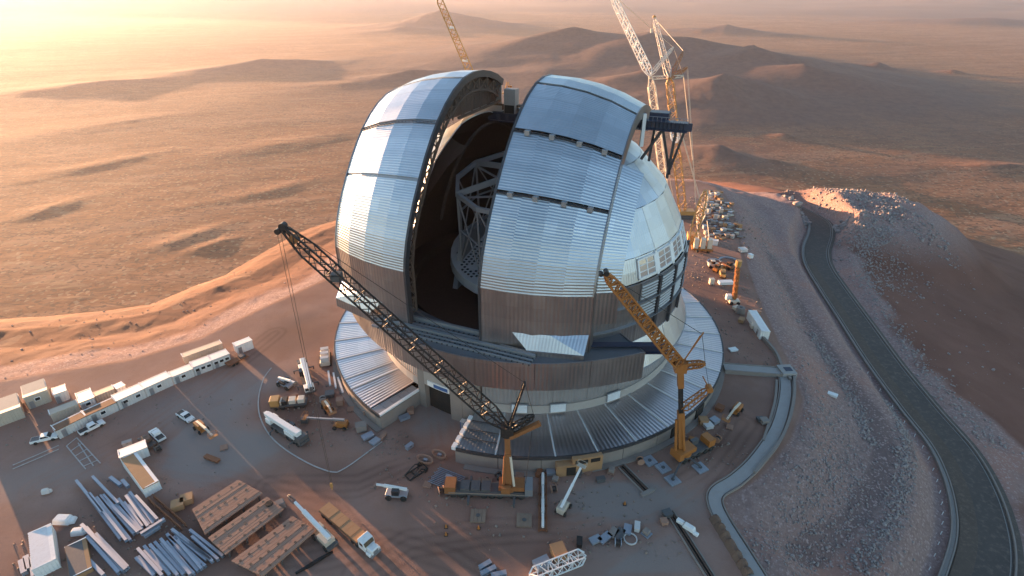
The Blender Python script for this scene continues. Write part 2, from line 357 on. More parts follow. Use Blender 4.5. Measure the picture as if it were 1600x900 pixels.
def ground_material():
    m, nt, b = new_mat('ground'); L = nt.links
    a = N(nt, 'ShaderNodeAttribute', attribute_name='cover'); sep = N(nt, 'ShaderNodeSeparateColor'); L.new(a.outputs['Color'], sep.inputs[0])
    geo = N(nt, 'ShaderNodeNewGeometry')
    def noise(scale, det=8.0, ro=0.6):
        n = N(nt, 'ShaderNodeTexNoise', Scale=scale, Detail=det, Roughness=ro); L.new(geo.outputs['Position'], n.inputs['Vector']); return n.outputs['Fac']
    def ramp(f, lo, hi, c0, c1):
        mr = N(nt, 'ShaderNodeMapRange'); mr.inputs[1].default_value = lo; mr.inputs[2].default_value = hi; L.new(f, mr.inputs[0])
        x = N(nt, 'ShaderNodeMix', data_type='RGBA'); L.new(mr.outputs[0], x.inputs[0])
        for s, c in ((6, c0), (7, c1)):
            if isinstance(c, tuple): x.inputs[s].default_value = c + (1,)
            else: L.new(c, x.inputs[s])
        return x.outputs[2]
    n_big, n_mid, n_fine, n_grit = noise(0.035), noise(0.16), noise(0.9, 10, 0.7), noise(3.2, 6, 0.7)
    pad = ramp(n_big, 0.38, 0.62, (0.260, 0.148, 0.113), (0.329, 0.212, 0.173))
    pad = ramp(n_mid, 0.5, 0.72, pad, (0.288, 0.166, 0.123))
    pad = ramp(n_fine, 0.58, 0.78, pad, (0.215, 0.128, 0.101))
    pa = N(nt, 'ShaderNodeAttribute', attribute_name='pale'); ng = N(nt, 'ShaderNodeMath', operation='MULTIPLY'); L.new(pa.outputs['Fac'], ng.inputs[0]); ng.inputs[1].default_value = -1.0
    pad = ramp(pa.outputs['Fac'], 0.05, 1.0, pad, (0.265, 0.215, 0.195)); pad = ramp(ng.outputs[0], 0.05, 1.0, pad, (0.152, 0.088, 0.069))
    gravel = ramp(n_fine, 0.35, 0.65, (0.247, 0.163, 0.146), (0.340, 0.235, 0.216)); gravel = ramp(n_big, 0.52, 0.66, gravel, (0.347, 0.197, 0.162))
    gravel = ramp(ng.outputs[0], 0.05, 1.0, gravel, (0.176, 0.123, 0.118))
    vor = N(nt, 'ShaderNodeTexVoronoi', Scale=2.6); L.new(geo.outputs['Position'], vor.inputs['Vector'])
    spk = N(nt, 'ShaderNodeSeparateColor'); L.new(vor.outputs['Color'], spk.inputs[0])
    gravel = ramp(spk.outputs[0], 0.80, 0.95, gravel, (0.411, 0.297, 0.281))
    soil = ramp(n_big, 0.3, 0.7, (0.148, 0.069, 0.051), (0.210, 0.102, 0.076)); soil = ramp(n_fine, 0.62, 0.75, soil, (0.266, 0.146, 0.117))
    d1, d2 = noise(0.004, 6), noise(0.0011, 6)
    des = ramp(d2, 0.35, 0.65, (0.283, 0.116, 0.054), (0.349, 0.161, 0.081)); des = ramp(d1, 0.5, 0.75, des, (0.228, 0.098, 0.050))
    des = ramp(a.outputs['Alpha'], 0.62, 0.86, des, (0.389, 0.189, 0.104))
    d3, d4 = noise(0.03, 9, 0.7), noise(0.11, 8, 0.7)
    des = ramp(d3, 0.52, 0.72, des, (0.200, 0.087, 0.046)); des = ramp(d4, 0.60, 0.74, des, (0.156, 0.072, 0.044)); des = ramp(d4, 0.40, 0.28, des, (0.377, 0.203, 0.121))
    mp = N(nt, 'ShaderNodeMapping'); mp.inputs['Rotation'].default_value = (0, 0, -0.30); mp.inputs['Scale'].default_value = (0.007, 0.034, 0.014); L.new(geo.outputs['Position'], mp.inputs['Vector'])
    ero = N(nt, 'ShaderNodeTexNoise', Scale=1.0, Detail=7.0, Roughness=0.55); ero.inputs['Distortion'].default_value = 0.6; L.new(mp.outputs[0], ero.inputs['Vector'])
    e1 = N(nt, 'ShaderNodeMath', operation='SUBTRACT'); L.new(ero.outputs['Fac'], e1.inputs[0]); e1.inputs[1].default_value = 0.5
    e2 = N(nt, 'ShaderNodeMath', operation='ABSOLUTE'); L.new(e1.outputs[0], e2.inputs[0])
    des = ramp(e2.outputs[0], 0.022, 0.004, des, (0.154, 0.079, 0.048)); des = ramp(ero.outputs['Fac'], 0.58, 0.66, des, (0.371, 0.204, 0.109))
    vs = N(nt, 'ShaderNodeTexVoronoi', Scale=0.16); L.new(geo.outputs['Position'], vs.inputs['Vector']); vsp = N(nt, 'ShaderNodeSeparateColor'); L.new(vs.outputs['Color'], vsp.inputs[0])
    des = ramp(vsp.outputs[0], 0.86, 0.93, des, (0.161, 0.088, 0.054)); des = ramp(vsp.outputs[1], 0.90, 0.96, des, (0.409, 0.249, 0.146))
    rk = N(nt, 'ShaderNodeAttribute', attribute_name='rocky'); des = ramp(rk.outputs['Fac'], 0.0, 1.0, des, ramp(d3, 0.4, 0.7, (0.165, 0.105, 0.086), (0.110, 0.072, 0.062)))
    c = ramp(sep.outputs[2], 0, 1, soil, des); c = ramp(sep.outputs[1], 0.2, 0.8, c, gravel); c = ramp(sep.outputs[0], 0, 1, c, pad)
    L.new(c, b.inputs['Base Color']); b.inputs['Roughness'].default_value = 0.95; b.inputs['Specular IOR Level'].default_value = 0.15
    ad = N(nt, 'ShaderNodeMath', operation='ADD'); L.new(n_fine, ad.inputs[0]); L.new(n_grit, ad.inputs[1])
    st = N(nt, 'ShaderNodeMath', operation='MULTIPLY_ADD'); L.new(sep.outputs[1], st.inputs[0]); st.inputs[1].default_value = 0.45; st.inputs[2].default_value = 0.28
    b2 = N(nt, 'ShaderNodeBump', Distance=2.5); sm = N(nt, 'ShaderNodeMath', operation='MULTIPLY_ADD'); L.new(d4, sm.inputs[0]); sm.inputs[1].default_value = 0.45; L.new(d3, sm.inputs[2])
    s2 = N(nt, 'ShaderNodeMath', operation='MULTIPLY'); L.new(sep.outputs[2], s2.inputs[0]); s2.inputs[1].default_value = 0.55; L.new(s2.outputs[0], b2.inputs['Strength']); L.new(sm.outputs[0], b2.inputs['Height'])
    bp = N(nt, 'ShaderNodeBump', Distance=0.5); L.new(b2.outputs[0], bp.inputs['Normal']); L.new(st.outputs[0], bp.inputs['Strength']); L.new(ad.outputs[0], bp.inputs['Height']); L.new(bp.outputs[0], b.inputs['Normal'])
    return m
me.materials.append(ground_material())
terrain = bpy.data.objects.new('terrain', me); COL.objects.link(terrain); terrain['kind'] = 'structure'

# ------------------------------------------------------------------ air
def haze_box():
    mb = MB(); mb.box((0, 0, -400), (190000, 190000, 1400)); 
    m = bpy.data.materials.new('haze'); m.use_nodes = True; nt = m.node_tree
    nt.nodes.remove(nt.nodes['Principled BSDF']); v = N(nt, 'ShaderNodeVolumePrincipled')
    v.inputs['Color'].default_value = (0.88, 0.88, 1.0, 1); v.inputs['Density'].default_value = 2.0e-5; v.inputs['Anisotropy'].default_value = 0.48
    nt.links.new(v.outputs[0], nt.nodes['Material Output'].inputs['Volume'])
    o = mb.build('haze', m); o['kind'] = 'stuff'; return o
haze_box()
# ------------------------------------------------------------------ materials of the observatory
def cladding(name, col, rough, period, axis, depth=0.05, metal=1.0, var=0.06, strength=0.9):
    """profiled metal sheet: ribs run across the uv axis, each sheet slightly different"""
    m, nt, b = new_mat(name); L = nt.links
    uv = N(nt, 'ShaderNodeUVMap'); sep = N(nt, 'ShaderNodeSeparateXYZ'); L.new(uv.outputs[0], sep.inputs[0])
    mu = N(nt, 'ShaderNodeMath', operation='MULTIPLY'); L.new(sep.outputs[axis], mu.inputs[0]); mu.inputs[1].default_value = 2 * pi / period
    si = N(nt, 'ShaderNodeMath', operation='SINE'); L.new(mu.outputs[0], si.inputs[0])
    bp = N(nt, 'ShaderNodeBump', Strength=strength, Distance=depth); L.new(si.outputs[0], bp.inputs['Height']); L.new(bp.outputs[0], b.inputs['Normal'])
    # sheets: coarse rectangles of slightly different brightness, lap joints
    br = N(nt, 'ShaderNodeTexBrick', Scale=1.0); L.new(uv.outputs[0], br.inputs['Vector'])
    for k, v in (('Color1', (0.94,) * 3 + (1,)), ('Color2', (1.05,) * 3 + (1,)), ('Mortar', (0.80,) * 3 + (1,)), ('Mortar Size', 0.022), ('Brick Width', 5.2), ('Row Height', 3.1), ('Bias', 0.0)): br.inputs[k].default_value = v
    geo = N(nt, 'ShaderNodeNewGeometry'); no = N(nt, 'ShaderNodeTexNoise', Scale=0.12, Detail=6.0, Roughness=0.7); L.new(geo.outputs['Position'], no.inputs['Vector'])
    oi = N(nt, 'ShaderNodeObjectInfo')
    ad = N(nt, 'ShaderNodeMath', operation='MULTIPLY_ADD'); L.new(oi.outputs['Random'], ad.inputs[0]); ad.inputs[1].default_value = 2 * var; ad.inputs[2].default_value = 1 - var
    mr = N(nt, 'ShaderNodeMapRange'); mr.inputs[1].default_value = 0.3; mr.inputs[2].default_value = 0.7; mr.inputs[3].default_value = 0.90; mr.inputs[4].default_value = 1.06; L.new(no.outputs['Fac'], mr.inputs[0])
    m1 = N(nt, 'ShaderNodeMath', operation='MULTIPLY'); L.new(ad.outputs[0], m1.inputs[0]); L.new(mr.outputs[0], m1.inputs[1])
    vm = N(nt, 'ShaderNodeVectorMath', operation='SCALE'); L.new(br.outputs['Color'], vm.inputs[0]); L.new(m1.outputs[0], vm.inputs['Scale'])
    vc = N(nt, 'ShaderNodeVectorMath', operation='MULTIPLY'); L.new(vm.outputs[0], vc.inputs[0]); vc.inputs[1].default_value = col
    L.new(vc.outputs[0], b.inputs['Base Color']); b.inputs['Metallic'].default_value = metal
    r2 = N(nt, 'ShaderNodeMapRange'); r2.inputs[1].default_value = 0.3; r2.inputs[2].default_value = 0.7; r2.inputs[3].default_value = rough - 0.05; r2.inputs[4].default_value = rough + 0.07
    L.new(no.outputs['Fac'], r2.inputs[0]); L.new(r2.outputs[0], b.inputs['Roughness'])
    return m
M = {}
M['bright_h'] = cladding('aluminium_sheet_horizontal_ribs', (0.53, 0.565, 0.61), 0.40, 0.62, 1, depth=0.035, strength=0.7)
M['bright_v'] = cladding('aluminium_sheet_upright_ribs', (0.53, 0.565, 0.62), 0.42, 0.7, 0, depth=0.03, strength=0.6, var=0.13)
M['wall_v'] = cladding('grey_steel_sheet_upright_ribs', (0.40, 0.375, 0.375), 0.42, 0.9, 0)
M['roof_v'] = cladding('roof_sheet', (0.52, 0.50, 0.53), 0.35, 0.9, 0, depth=0.035, strength=0.9)
M['inner_wall'] = cladding('pale_ribbed_wall', (0.32, 0.30, 0.295), 0.55, 0.9, 0, metal=0.35)
M['louvre'] = painted('louvre_panel', (0.17, 0.17, 0.175), 0.6, metal=0.3, dust=0.1)
M['slat'] = painted('louvre_slat', (0.50, 0.50, 0.50), 0.5, dust=0.1)
M['white_trim'] = painted('white_trim', (0.78, 0.78, 0.78), 0.5, dust=0.15)
M['concrete'] = painted('concrete', (0.24, 0.205, 0.185), 0.9, var=0.18, scale=0.35, bump=0.3, dust=0.35)
M['concrete_pale'] = painted('pale_concrete', (0.36, 0.325, 0.30), 0.9, var=0.15, scale=0.3, bump=0.3, dust=0.3)
M['dark_steel'] = painted('dark_steel', (0.055, 0.055, 0.062), 0.5, metal=0.3, dust=0.2)
M['blue_steel'] = painted('dark_blue_steel', (0.030, 0.040, 0.075), 0.45, metal=0.2, dust=0.1)
M['grey_steel'] = painted('grey_steel', (0.30, 0.31, 0.33), 0.45, metal=0.5, dust=0.15)
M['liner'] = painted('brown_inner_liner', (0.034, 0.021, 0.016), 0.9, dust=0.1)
M['liner_light'] = painted('brown_steelwork', (0.115, 0.078, 0.06), 0.8, dust=0.3)
M['tele'] = painted('telescope_grey', (0.30, 0.30, 0.315), 0.5, dust=0.0)
M['tele_dark'] = painted('telescope_socket', (0.03, 0.03, 0.035), 0.6, dust=0.0)
M['glass'] = painted('window_glass', (0.46, 0.43, 0.42), 0.25, metal=0.5, dust=0.1)
M['deck'] = painted('deck_plate', (0.16, 0.17, 0.19), 0.5, metal=0.5, dust=0.2)
M['blue'] = painted('blue_plastic', (0.05, 0.12, 0.30), 0.4, dust=0.15)
M['plywood'] = painted('plywood', (0.36, 0.20, 0.10), 0.75, var=0.2, dust=0.25)
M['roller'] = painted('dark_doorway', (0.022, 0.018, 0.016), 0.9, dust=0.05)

def sheet_part(name, G, mat, parent, thick=0.25, flip=False, back=None):
    """a curved plate: grid G[i][j] of points (i along, j up), with ribs following its own uv lengths"""
    n, m = len(G), len(G[0]); P = [Vector(p) for row in G for p in row]
    ul = [0.0]; vl = [0.0]; jm, im = m // 2, n // 2
    for i in range(1, n): ul.append(ul[-1] + (Vector(G[i][jm]) - Vector(G[i - 1][jm])).length)
    for j in range(1, m): vl.append(vl[-1] + (Vector(G[im][j]) - Vector(G[im][j - 1])).length)
    F = []
    for i in range(n - 1):
        for j in range(m - 1):
            f = (i * m + j, (i + 1) * m + j, (i + 1) * m + j + 1, i * m + j + 1); F.append(f[::-1] if flip else f)
    me = bpy.data.meshes.new(name); me.from_pydata(P, [], F); uv = me.uv_layers.new(name='UVMap')
    for l in me.loops: uv.data[l.index].uv = (ul[l.vertex_index // m], vl[l.vertex_index % m])
    me.update(); me.materials.append(mat); me.materials.append(back or M['liner'])
    o = bpy.data.objects.new(name, me); COL.objects.link(o); o.parent = parent
    s = o.modifiers.new('thickness', 'SOLIDIFY'); s.thickness = thick; s.offset = -1; s.material_offset = 1; s.material_offset_rim = 0
    return o
def cyl_sheet(name, a0, a1, prof, mat, parent, n=3, thick=0.25, back=None):
    """prof: (radius, z) pairs upwards; azimuth degrees from -Y towards +X"""
    G = [[(r * sin(a), -r * cos(a), z) for (r, z) in prof] for a in [radians(a0 + (a1 - a0) * i / n) for i in range(n + 1)]]
    return sheet_part(name, G, mat, parent, thick, back=back)

# ------------------------------------------------------------------ fixed ring building
ring = thing('ring_building', 'low concrete ring building with radial metal roof round the foot of the silver dome', 'building')
RO, RI, ZR = 57.0, 43.6, 4.55
edges = [-37.4, -40.8] + [6.8 + 9.6 * k for k in range(-6, -37, -1)]
def pol(r, a, z=0.0): a = radians(a); return Vector((r * sin(a), -r * cos(a), z))
A_LEFT, A_RIGHT = -37.4, -15.4                      # the open sector in front of the gate
span = [(-15.4 + 360 * 0, 0)]
# outer wall in bays
a = A_RIGHT
bays = []
while a < 360 + A_LEFT - 0.1:
    b_ = min(a + 9.6, 360 + A_LEFT); bays.append((a, b_)); a = b_
for (a0, a1) in bays:
    mb = MB(); mb.arc(radians(a0), radians(a1 - 0.12), [(56.6, -0.4), (57.25, -0.4), (57.25, ZR - 0.35), (56.6, ZR - 0.35)], 3); mb.build('wall_bay', M['concrete'], ring)
mb = MB(); mb.arc(radians(A_RIGHT), radians(360 + A_LEFT), [(57.26, ZR - 0.75), (57.6, ZR - 0.75), (57.6, ZR + 0.12), (57.26, ZR + 0.12)], 96); mb.build('gutter', M['dark_steel'], ring)
mb = MB(); mb.arc(radians(A_RIGHT + 2), radians(360 + A_LEFT), [(57.3, -0.2), (58.7, -0.2), (58.7, 0.28), (57.3, 0.28)], 96); mb.build('plinth', M['concrete'], ring)
# roof sheets and their bright standing seams
marks = [A_RIGHT, -6.4, 6.8]; a = 6.8
while a < 360 - 50.8 - 1: a += 9.6; marks.append(min(a, 360 - 50.8))
marks += [360 - 41.0]
for i, (a0, a1) in enumerate(zip(marks, marks[1:])):
    patch = i == 0
    cyl_sheet('roof_sheet', a0 + 0.08, a1 - 0.08, [(57.4, ZR), (50.5, ZR + 0.22), (RI, ZR + 0.45)], M['bright_v'] if patch else M['roof_v'], ring, 3, 0.2)
    if i > 0:
        mb = MB(); mb.bar(pol(57.4, a0, ZR + 0.06), pol(RI, a0, ZR + 0.52), 0.34, 0.16); mb.build('roof_seam', M['slat'], ring)
mb = MB()
for k in range(4):
    r0 = RI + 2 + k * 2.9; mb.bar(pol(r0, -15.2 + 0.2, ZR + 0.46), pol(r0, -6.6, ZR + 0.46), 0.18, 0.18)
mb.build('roof_batten', M['dark_steel'], ring)
for k in range(5):
    mb = MB(); c = pol(47 + k * 2.3, -15.9, ZR + 0.1); mb.bar(c, pol(48.6 + k * 2.3, -15.9, ZR + 0.1), 0.9, 0.9); mb.build('edge_block', M['white_trim'], ring)
# end parapet of the left wing: a lower metal shelf with joints
for k in range(5):
    r0, r1 = RI + 1.2 + k * 2.5, RI + 1.2 + (k + 1) * 2.5 - 0.08
    mb = MB(); mb.arc(radians(-40.9), radians(-37.9), [(r0, ZR - 0.35), (r1, ZR - 0.35), (r1, ZR - 0.05), (r0, ZR - 0.05)], 1); mb.build('shelf_panel', M['grey_steel'], ring)
mb = MB(); mb.bar(pol(RI + 1, -37.6, ZR - 0.15), pol(57.3, -37.6, ZR - 0.15), 0.7, 0.45); mb.build('shelf_rim', M['white_trim'], ring)
mb = MB(); mb.bar(pol(RI + 0.6, -37.5, ZR / 2 - 0.5), pol(57.2, -37.5, ZR / 2 - 0.5), 0.5, ZR - 0.2); mb.build('end_wall', M['concrete'], ring)
mb = MB(); mb.bar(pol(RI + 0.6, -15.5, ZR / 2 - 0.35), pol(57.2, -15.5, ZR / 2 - 0.35), 0.5, ZR + 0.1); mb.build('end_wall', M['concrete'], ring)
# inner drum: concrete below, ribbed sheet above, the gate in the open sector
for k in range(30):
    a0 = -14 + k * 11.2; a1 = a0 + 11.2
    if k == 29: a1 = -37.4 + 360
    cyl_sheet('drum_panel', a0 + 0.05, a1 - 0.05, [(RI, ZR + 0.3), (RI, 14.5)], M['inner_wall'], ring, 3, 0.3)
    mb = MB(); mb.arc(radians(a0), radians(a1), [(RI - 0.1, 5.0), (RI + 0.35, 5.0), (RI + 0.35, 7.4), (RI - 0.1, 7.4)], 3); mb.build('drum_base', M['concrete_pale'], ring)
for a0 in (-4.5, 7.5, 26.5):
    w = MB(); w.arc(radians(a0), radians(a0 + 5.2), [(RI + 0.3, 5.5), (RI + 0.62, 5.5), (RI + 0.62, 8.0), (RI + 0.3, 8.0)], 2); wo = w.build('louvre_window', M['grey_steel'], ring)
    for k in range(5):
        s_ = MB(); s_.arc(radians(a0 + 0.25), radians(a0 + 4.95), [(RI + 0.6, 5.75 + k * 0.45), (RI + 0.85, 5.7 + k * 0.45), (RI + 0.85, 5.85 + k * 0.45), (RI + 0.6, 5.95 + k * 0.45)], 2); s_.build('slat', M['white_trim'], wo)
GATE0, GATE1 = -34.3, -24.2
mb = MB(); mb.arc(radians(-37.4), radians(GATE0), [(44.0, -0.3), (44.9, -0.3), (44.9, 14.5), (44.0, 14.5)], 2); mb.build('gate_pier', M['concrete'], ring)
for a0, a1 in ((GATE1, -20.0), (-20.0, -14.0)):
    mb = MB(); mb.arc(radians(a0), radians(a1 - 0.1), [(44.0, -0.3), (44.9, -0.3), (44.9, 14.5), (44.0, 14.5)], 2); mb.build('gate_pier', M['concrete'], ring)
mb = MB(); mb.arc(radians(GATE0), radians(GATE1), [(44.0, 7.7), (44.9, 7.7), (44.9, 14.5), (44.0, 14.5)], 4); mb.build('lintel', M['concrete_pale'], ring)
mb = MB(); mb.arc(radians(GATE0 + 1.6), radians(GATE1 - 0.2), [(44.85, 8.0), (45.15, 8.0), (45.15, 9.5), (44.85, 9.5)], 4); sg = mb.build('gate_sign', M['white_trim'], ring)
sg['label'] = 'long white board with a blue strip over the gate'
mb = MB(); mb.arc(radians(GATE0 + 4.2), radians(GATE1 - 0.6), [(45.12, 8.2), (45.2, 8.2), (45.2, 9.2), (45.12, 9.2)], 4); mb.build('sign_strip', M['blue'], sg)
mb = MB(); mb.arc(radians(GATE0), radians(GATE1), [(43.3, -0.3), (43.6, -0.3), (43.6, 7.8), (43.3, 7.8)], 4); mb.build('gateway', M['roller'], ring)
for a_ in (GATE0, GATE1):
    mb = MB(); mb.bar(pol(40.2, a_, 3.8), pol(44.2, a_, 3.8), 0.3, 8.0); mb.build('gate_jamb', M['concrete'], ring)
for (px, w, h) in ((882, 5.0, 3.2), (898, 8.6, 3.6)):
    p = at(px, 728, 0); a_ = atan2(p.x, -p.y); half = w / 2 / 58
    if w < 6:
        mb = MB(); mb.arc(a_ - half, a_ + half, [(57.2, 0.1), (59.0, 0.1), (59.0, h), (57.2, h)], 2); pb = mb.build('plywood_porch', M['plywood'], ring)
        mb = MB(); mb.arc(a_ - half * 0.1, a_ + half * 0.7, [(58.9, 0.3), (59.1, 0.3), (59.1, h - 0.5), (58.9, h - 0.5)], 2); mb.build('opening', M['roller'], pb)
    else:
        mb = MB(); mb.arc(a_ - half * 0.3, a_ + half * 1.3, [(57.2, 0.1), (58.6, 0.1), (58.6, h + 0.9), (57.2, h + 0.9)], 3); pb = mb.build('plywood_hoarding', M['plywood'], ring)
        for s0, s1 in ((-0.15, 0.5), (0.65, 1.15)):
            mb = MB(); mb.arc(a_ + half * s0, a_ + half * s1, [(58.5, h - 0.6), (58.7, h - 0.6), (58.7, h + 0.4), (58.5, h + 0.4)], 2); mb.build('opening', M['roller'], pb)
for px, py in ((1058, 668), (1098, 640)):
    p = at(px, py + 14, 0); a_ = atan2(p.x, -p.y)
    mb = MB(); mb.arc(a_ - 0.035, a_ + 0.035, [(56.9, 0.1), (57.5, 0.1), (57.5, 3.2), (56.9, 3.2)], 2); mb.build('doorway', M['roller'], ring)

# ------------------------------------------------------------------ the rotating dome
dome = thing('observatory_dome', 'huge silver ribbed observatory dome with its two sliding doors standing open', 'observatory dome')
AL = radians(20); UU = Vector((-sin(AL), -cos(AL), 0)); VV = Vector((cos(AL), -sin(AL), 0))
def D(u, v, z): return UU * u + VV * v + Vector((0, 0, z))
# skirt under the slit
def skr(a): return 50.0 + 2.0 * abs((a + 20) / 53) ** 4
SK = [-73, -58, -43, -28, -13, 2, 16, 30.4]
for a0, a1 in zip(SK, SK[1:]):
    G = [[pol(skr(x), x, z) for z in (17.0, 20.5, 24.2)] for x in [a0 + 0.06 + (a1 - a0 - 0.12) * i / 4 for i in range(5)]]
    sheet_part('skirt_panel', G, M['wall_v'], dome, 0.3)
mb = MB(); n = 60
V_ = []; F_ = []
for i in range(n + 1):
    a_ = -73 + 103.4 * i / n; V_ += [pol(skr(a_) - 0.3, a_, 24.0), pol(39, a_, 24.0), pol(skr(a_) - 0.3, a_, 17.3), pol(43, a_, 17.3)]
for i in range(n):
    k = i * 4; F_ += [(k, k + 4, k + 5, k + 1), (k + 2, k + 3, k + 7, k + 6)]
mb.add(V_, F_); mb.build('deck', M['deck'], dome)
for x in (-73, 30.4):
    mb = MB(); mb.extrude([pol(skr(x) - 0.05, x, 17.0), pol(42.4, x, 17.0), pol(42.4, x, 24.2), pol(skr(x) - 0.05, x, 24.2)], pol(0.3, x + (90 if x < 0 else -90), 0)); mb.build('skirt_end', M['wall_v'], dome)
for rr, w, h in ((46.9, 0.5, 0.5), (45.6, 0.5, 0.5), (44.2, 0.9, 0.9), (42.6, 0.6, 0.5), (41.0, 0.7, 1.4)):
    mb = MB(); mb.bar(D(rr, -22, 24.0 + h / 2), D(rr, 18, 24.0 + h / 2), w, h); mb.build('door_rail', M['grey_steel'], dome)
mb = MB()
for k in range(30): mb.bar(D(40.5, -20 + k * 1.3, 24.2), D(47.4, -20 + k * 1.3, 24.2), 0.22, 0.3)
mb.build('rail_sleepers', M['dark_steel'], dome)['kind'] = 'stuff'
# sloped flare under the body
fa = 30.5
while fa < 287 - 73 + 73:
    fb = min(fa + 21.2, 287); cyl_sheet('flare_panel', fa + 0.1, fb - 0.1, [(45.9, 13.6), (43.0, 20.3)], M['bright_v'], dome, 4, 0.3, back=M['grey_steel']); fa = fb
mb = MB(); mb.arc(radians(30.5), radians(287), [(45.7, 13.1), (46.0, 13.1), (46.0, 13.65), (45.7, 13.65)], 60); mb.build('flare_rim', M['grey_steel'], dome)
cyl_sheet('flare_panel', -76, -60, [(52.6, 24.0), (47.5, 29.5)], M['bright_v'], dome, 3, 0.3)

# body wall and louvres: right of the slit round the back to its left
def slit_az(v, r): return degrees_(math.asin(v / r)) - 20
def degrees_(x): return x * 180 / pi
LOUV = [(36.6, 44.6), (46.4, 54.8), (56.6, 65.6), (67.4, 76.0)]
WA = [-0.5, 9, 18.2, 27.4, 36.4, 46, 56, 66.5, 77] + [77 + 20.2 * k for k in range(1, 12)]
for a0, a1 in zip(WA, WA[1:]):
    cyl_sheet('wall_panel', a0 + 0.06, a1 - 0.06, [(42.8, 20.0), (42.8, 25.8), (42.8, 31.0), (42.8, 36.0)], M['wall_v'], dome, max(2, int((a1 - a0) / 4)), 0.3)
for (a0, a1) in LOUV:
    for (z0, z1) in ((26.2, 30.7), (31.3, 35.7)):
        w = MB(); w.arc(radians(a0), radians(a1), [(42.7, z0), (43.05, z0), (43.05, z1), (42.7, z1)], 3); lo = w.build('louvre', M['louvre'], dome)
        for k in range(5):
            zz = z0 + 0.45 + k * (z1 - z0 - 0.5) / 5
            s_ = MB(); s_.arc(radians(a0 + 0.3), radians(a1 - 0.3), [(43.02, zz + 0.16), (43.3, zz), (43.32, zz + 0.07), (43.04, zz + 0.25)], 3); s_.build('slat', M['slat'], lo)
    mb = MB(); mb.arc(radians(a1 + 0.3), radians(a1 + 1.4), [(42.75, 20), (43.5, 20), (43.5, 36), (42.75, 36)], 1); mb.build('pilaster', M['dark_steel'], dome)
for z_ in (25.7, 31.0):
    mb = MB(); mb.arc(radians(2), radians(120), [(42.75, z_), (43.62, z_), (43.62, z_ + 0.14), (42.75, z_ + 0.14)], 50); mb.build('catwalk', M['grey_steel'], dome)
# upper body: bands of panels cut away at the slit
def zr(z): return 43.0 * sqrt(max(0, 1 - ((z - 28) / 39.8) ** 2))
BANDS = [[36.0, 38.6, 41.5], [41.5, 44.5, 47.5, 50.5], [50.5, 53, 55.5, 58], [58, 60, 62, 64], [64, 65.5, 66.8, 67.7]]
def clip(poly, f):
    out = []
    for i in range(len(poly)):
        a_, b_ = poly[i], poly[(i + 1) % len(poly)]; fa_, fb_ = f(a_), f(b_)
        if fa_ >= 0: out.append(a_)
        if (fa_ >= 0) != (fb_ >= 0): out.append(a_.lerp(b_, fa_ / (fa_ - fb_)))
    return out
def cut_panel(name, a0, a1, zs, mat):
    n = 2 if zs[0] > 36.5 else max(2, int((a1 - a0) / 4)); polys = []; zs = [zs[0], zs[-1]] if zs[0] > 36.5 else zs
    for i in range(n):
        x0, x1 = a0 + (a1 - a0) * i / n, a0 + (a1 - a0) * (i + 1) / n
        for z0, z1 in zip(zs, zs[1:]):
            q = [pol(zr(z0), x0, z0), pol(zr(z0), x1, z0), pol(zr(z1), x1, z1), pol(zr(z1), x0, z1)]
            uvm = lambda p, x0=x0: p
            for f in (lambda p: p.dot(VV) - 14.2, lambda p: -16.0 - p.dot(VV)):
                c = clip(q, f)
                if len(c) > 2: polys.append(c)
            c = clip(clip(clip(q, lambda p: 14.2 - p.dot(VV)), lambda p: p.dot(VV) + 16.0), lambda p: -13.0 - p.dot(UU))
            if len(c) > 2: polys.append(c)
    if not polys: return
    V_, F_ = [], []
    for p in polys: F_.append(tuple(range(len(V_), len(V_) + len(p)))); V_ += p
    me = bpy.data.meshes.new(name); me.from_pydata(V_, [], F_); uv = me.uv_layers.new(name='UVMap')
    rm = zr(sum(zs) / len(zs))
    for l in me.loops:
        p = V_[l.vertex_index]; az = atan2(p.x, -p.y); az += 2 * pi if az < radians(a0) - 0.3 else 0
        uv.data[l.index].uv = (az * rm, p.z * 1.3)
    me.update(); me.materials.append(mat); me.materials.append(M['liner'])
    o = bpy.data.objects.new(name, me); COL.objects.link(o); o.parent = dome
    s = o.modifiers.new('thickness', 'SOLIDIFY'); s.thickness = 0.3; s.offset = -1; s.material_offset = 1; s.material_offset_rim = 0
UA = [[-0.5, 18, 36.0, 46, 56, 66.5, 77] + [77 + 20.2 * k for k in range(1, 12)]] + [[-20 + 20 * k + (0 if b % 2 else 6) for k in range(19)] for b in range(4)]
for b, zs in enumerate(BANDS):
    for a0, a1 in zip(UA[b], UA[b][1:]): cut_panel('dome_panel', a0 + 0.07, a1 - 0.07, [zs[0] + 0.04] + zs[1:-1] + [zs[-1] - 0.04], M['bright_v'])
